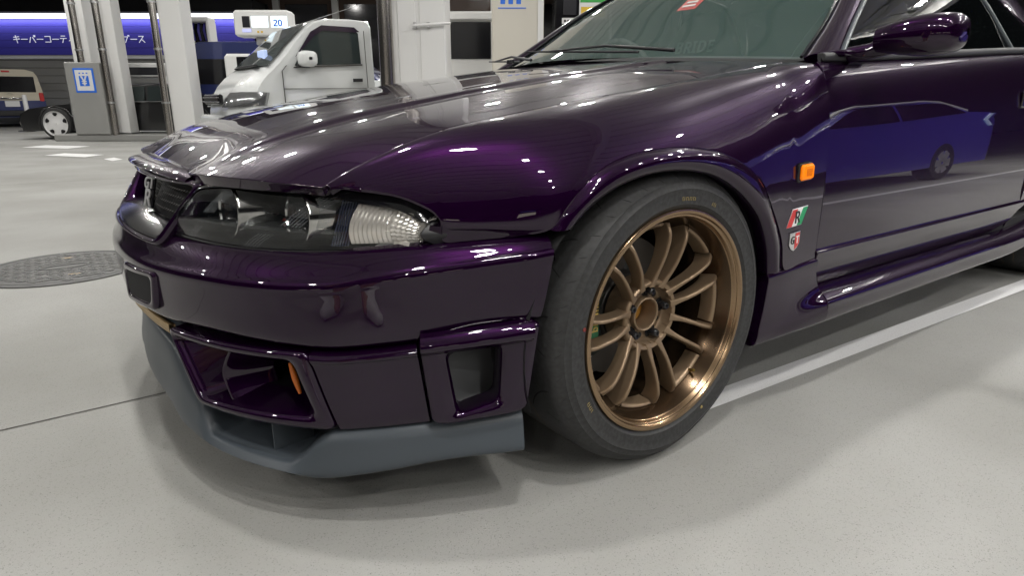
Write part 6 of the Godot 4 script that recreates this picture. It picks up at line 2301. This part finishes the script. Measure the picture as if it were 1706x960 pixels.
func photographer() -> void:
	# faces the car's front corner; local -z is ahead, +x the person's right
	var t := thing("person", "person in a dark shirt and shorts with white trainers, mirrored in the front bumper", "person", "", Vector3(-1.40, 0, 1.27), deg_to_rad(-38.0))
	var hip := Vector3(0, .92, .04); var chest := Vector3(0, 1.30, .02); var neck := Vector3(0, 1.47, .02)
	var B := []
	B.append([hip + Vector3(-.07, 0, 0), hip + Vector3(.07, 0, 0), .125, .125])
	B.append([hip + Vector3(0, .05, 0), chest, .135, .145])
	B.append([chest + Vector3(-.10, .07, 0), chest + Vector3(.10, .07, 0), .095, .095])
	B.append([neck + Vector3(0, -.04, 0), neck + Vector3(0, .07, -.01), .058, .054])
	var hands := []
	for s in [-1.0, 1.0]:
		var kn := Vector3(.105 * s, .50, .0); var an := Vector3(.115 * s, .10, .03)
		B.append([Vector3(.095 * s, .88, .04), kn, .098, .062])
		B.append([kn, kn + Vector3(.002 * s, -.14, .022), .060, .058])
		B.append([kn + Vector3(.002 * s, -.14, .022), an, .058, .040])
		B.append([an, an + Vector3(.01 * s, -.055, -.10), .042, .036])
		var sh := Vector3(.19 * s, 1.40, .02)
		var el := Vector3(.25 * s, 1.12, .06) if s < 0 else Vector3(.30, 1.13, .10)
		var wr := Vector3(-.27, .88, .02) if s < 0 else Vector3(.40, .88, .08)
		B.append([sh, el, .055, .043]); B.append([el, wr, .044, .030])
		hands.append([el, wr, s])
	var g := Geo.new()
	nets(g, B, .020, .05)
	# hands: palm, four curled fingers, thumb
	for h in hands:
		var el: Vector3 = h[0]; var wr: Vector3 = h[1]
		var d := (wr - el).normalized(); var side := d.cross(Vector3.UP).normalized(); var palm := side.cross(d).normalized()
		var H := [[wr, wr + d * .02, .026, .028], [wr + d * .03 - side * .018, wr + d * .085 - side * .026, .018, .015], [wr + d * .03 + side * .018, wr + d * .085 + side * .026, .018, .015], [wr + d * .03, wr + d * .088, .018, .015]]
		for f in 4:
			var o := side * (-.030 + .020 * f)
			var L: float = [.062, .074, .070, .054][f]
			var k0 := wr + d * .088 + o; var k1 := k0 + d * L * .45 - palm * L * .12; var k2 := k1 + d * L * .30 - palm * L * .28; var k3 := k2 + d * L * .08 - palm * L * .26
			H.append([k0, k1, .0092, .0086]); H.append([k1, k2, .0086, .0080]); H.append([k2, k3, .0080, .0070])
		var th := wr + d * .03 + side * .028 * float(h[2])
		H.append([th, th + (d * .6 + side * .7 * float(h[2])).normalized() * .04, .013, .011]); H.append([th + (d * .6 + side * .7 * float(h[2])).normalized() * .04, th + (d * .9 + side * .5 * float(h[2]) - palm * .3).normalized() * .07, .011, .008])
		nets(g, H, .0065, .010)
	# head: skull, jaw, nose, brow, lips, ears
	var hc := Vector3(0, 1.63, -.01)
	var A := [[hc + Vector3(0, .03, .02), hc + Vector3(0, .035, -.02), .088, .084], [hc + Vector3(0, -.02, -.01), hc + Vector3(0, -.075, -.045), .070, .042], [hc + Vector3(0, -.10, .0), hc + Vector3(0, -.05, .02), .052, .06],
		[hc + Vector3(0, .010, -.098), hc + Vector3(0, -.025, -.114), .009, .013], [hc + Vector3(-.03, .022, -.088), hc + Vector3(.03, .022, -.088), .012, .012], [hc + Vector3(-.016, -.055, -.092), hc + Vector3(.016, -.055, -.092), .009, .009],
		[hc + Vector3(-.084, .012, .01), hc + Vector3(-.090, -.022, .005), .014, .010], [hc + Vector3(.084, .012, .01), hc + Vector3(.090, -.022, .005), .014, .010]]
	nets(g, A, .0075, .02)
	obj("body", g, M.skin, t)
	g = Geo.new()
	nets(g, [[hc + Vector3(0, .05, .03), hc + Vector3(0, .062, -.035), .092, .078], [hc + Vector3(-.03, .0, .05), hc + Vector3(.03, .0, .05), .068, .068]], .012, .03)
	obj("hair", g, M.void_black, t)
	for s in [-1.0, 1.0]:
		g = Geo.new()
		nets(g, [[hc + Vector3(.030 * s, .002, -.088), hc + Vector3(.031 * s, .002, -.089), .0095, .0095]], .004, .002)
		obj("eye", g, M.badge_white, t)
	# clothes
	g = Geo.new()
	var S := [[hip + Vector3(0, .0, 0), chest, .152, .160], [hip + Vector3(-.05, -.02, 0), hip + Vector3(.05, -.02, 0), .145, .145], [chest + Vector3(-.11, .075, 0), chest + Vector3(.11, .075, 0), .105, .105]]
	for s in [-1.0, 1.0]:
		var sh := Vector3(.19 * s, 1.40, .02)
		var el := Vector3(.25 * s, 1.12, .06) if s < 0 else Vector3(.30, 1.13, .10)
		S.append([sh, sh.lerp(el, .55), .070, .064])
	nets(g, S, .020, .04)
	obj("shirt", g, M.cloth_dark, t)
	g = Geo.new()
	S = [[hip + Vector3(-.07, -.03, 0), hip + Vector3(.07, -.03, 0), .142, .142]]
	for s in [-1.0, 1.0]: S.append([Vector3(.095 * s, .86, .04), Vector3(.105 * s, .54, .005), .118, .092])
	nets(g, S, .020, .03)
	obj("shorts", g, M.cloth_shorts, t)
	for s in [-1.0, 1.0]:
		g = Geo.new()
		var o := Vector3(.118 * s, 0, .0)
		nets(g, [[o + Vector3(0, .050, .05), o + Vector3(.03 * s, .045, -.055), .046, .044], [o + Vector3(.03 * s, .042, -.055), o + Vector3(.085 * s, .034, -.145), .044, .034], [o + Vector3(0, .075, .045), o + Vector3(0, .09, .03), .046, .046]], .011, .03)
		for i in g.v.size():
			if g.v[i].y < .004: g.v[i].y = .004
		obj("trainer", g, M.badge_white, t)
	# the phone in the right hand
	g = Geo.new()
	g.box(Vector3(.452, .80, .07), Vector3(.012, .076, .155), .004, Basis(Vector3.UP, .2))
	tag(obj("phone", g, M.black_gloss), "black phone held out by the person", "phone").transform = t.transform
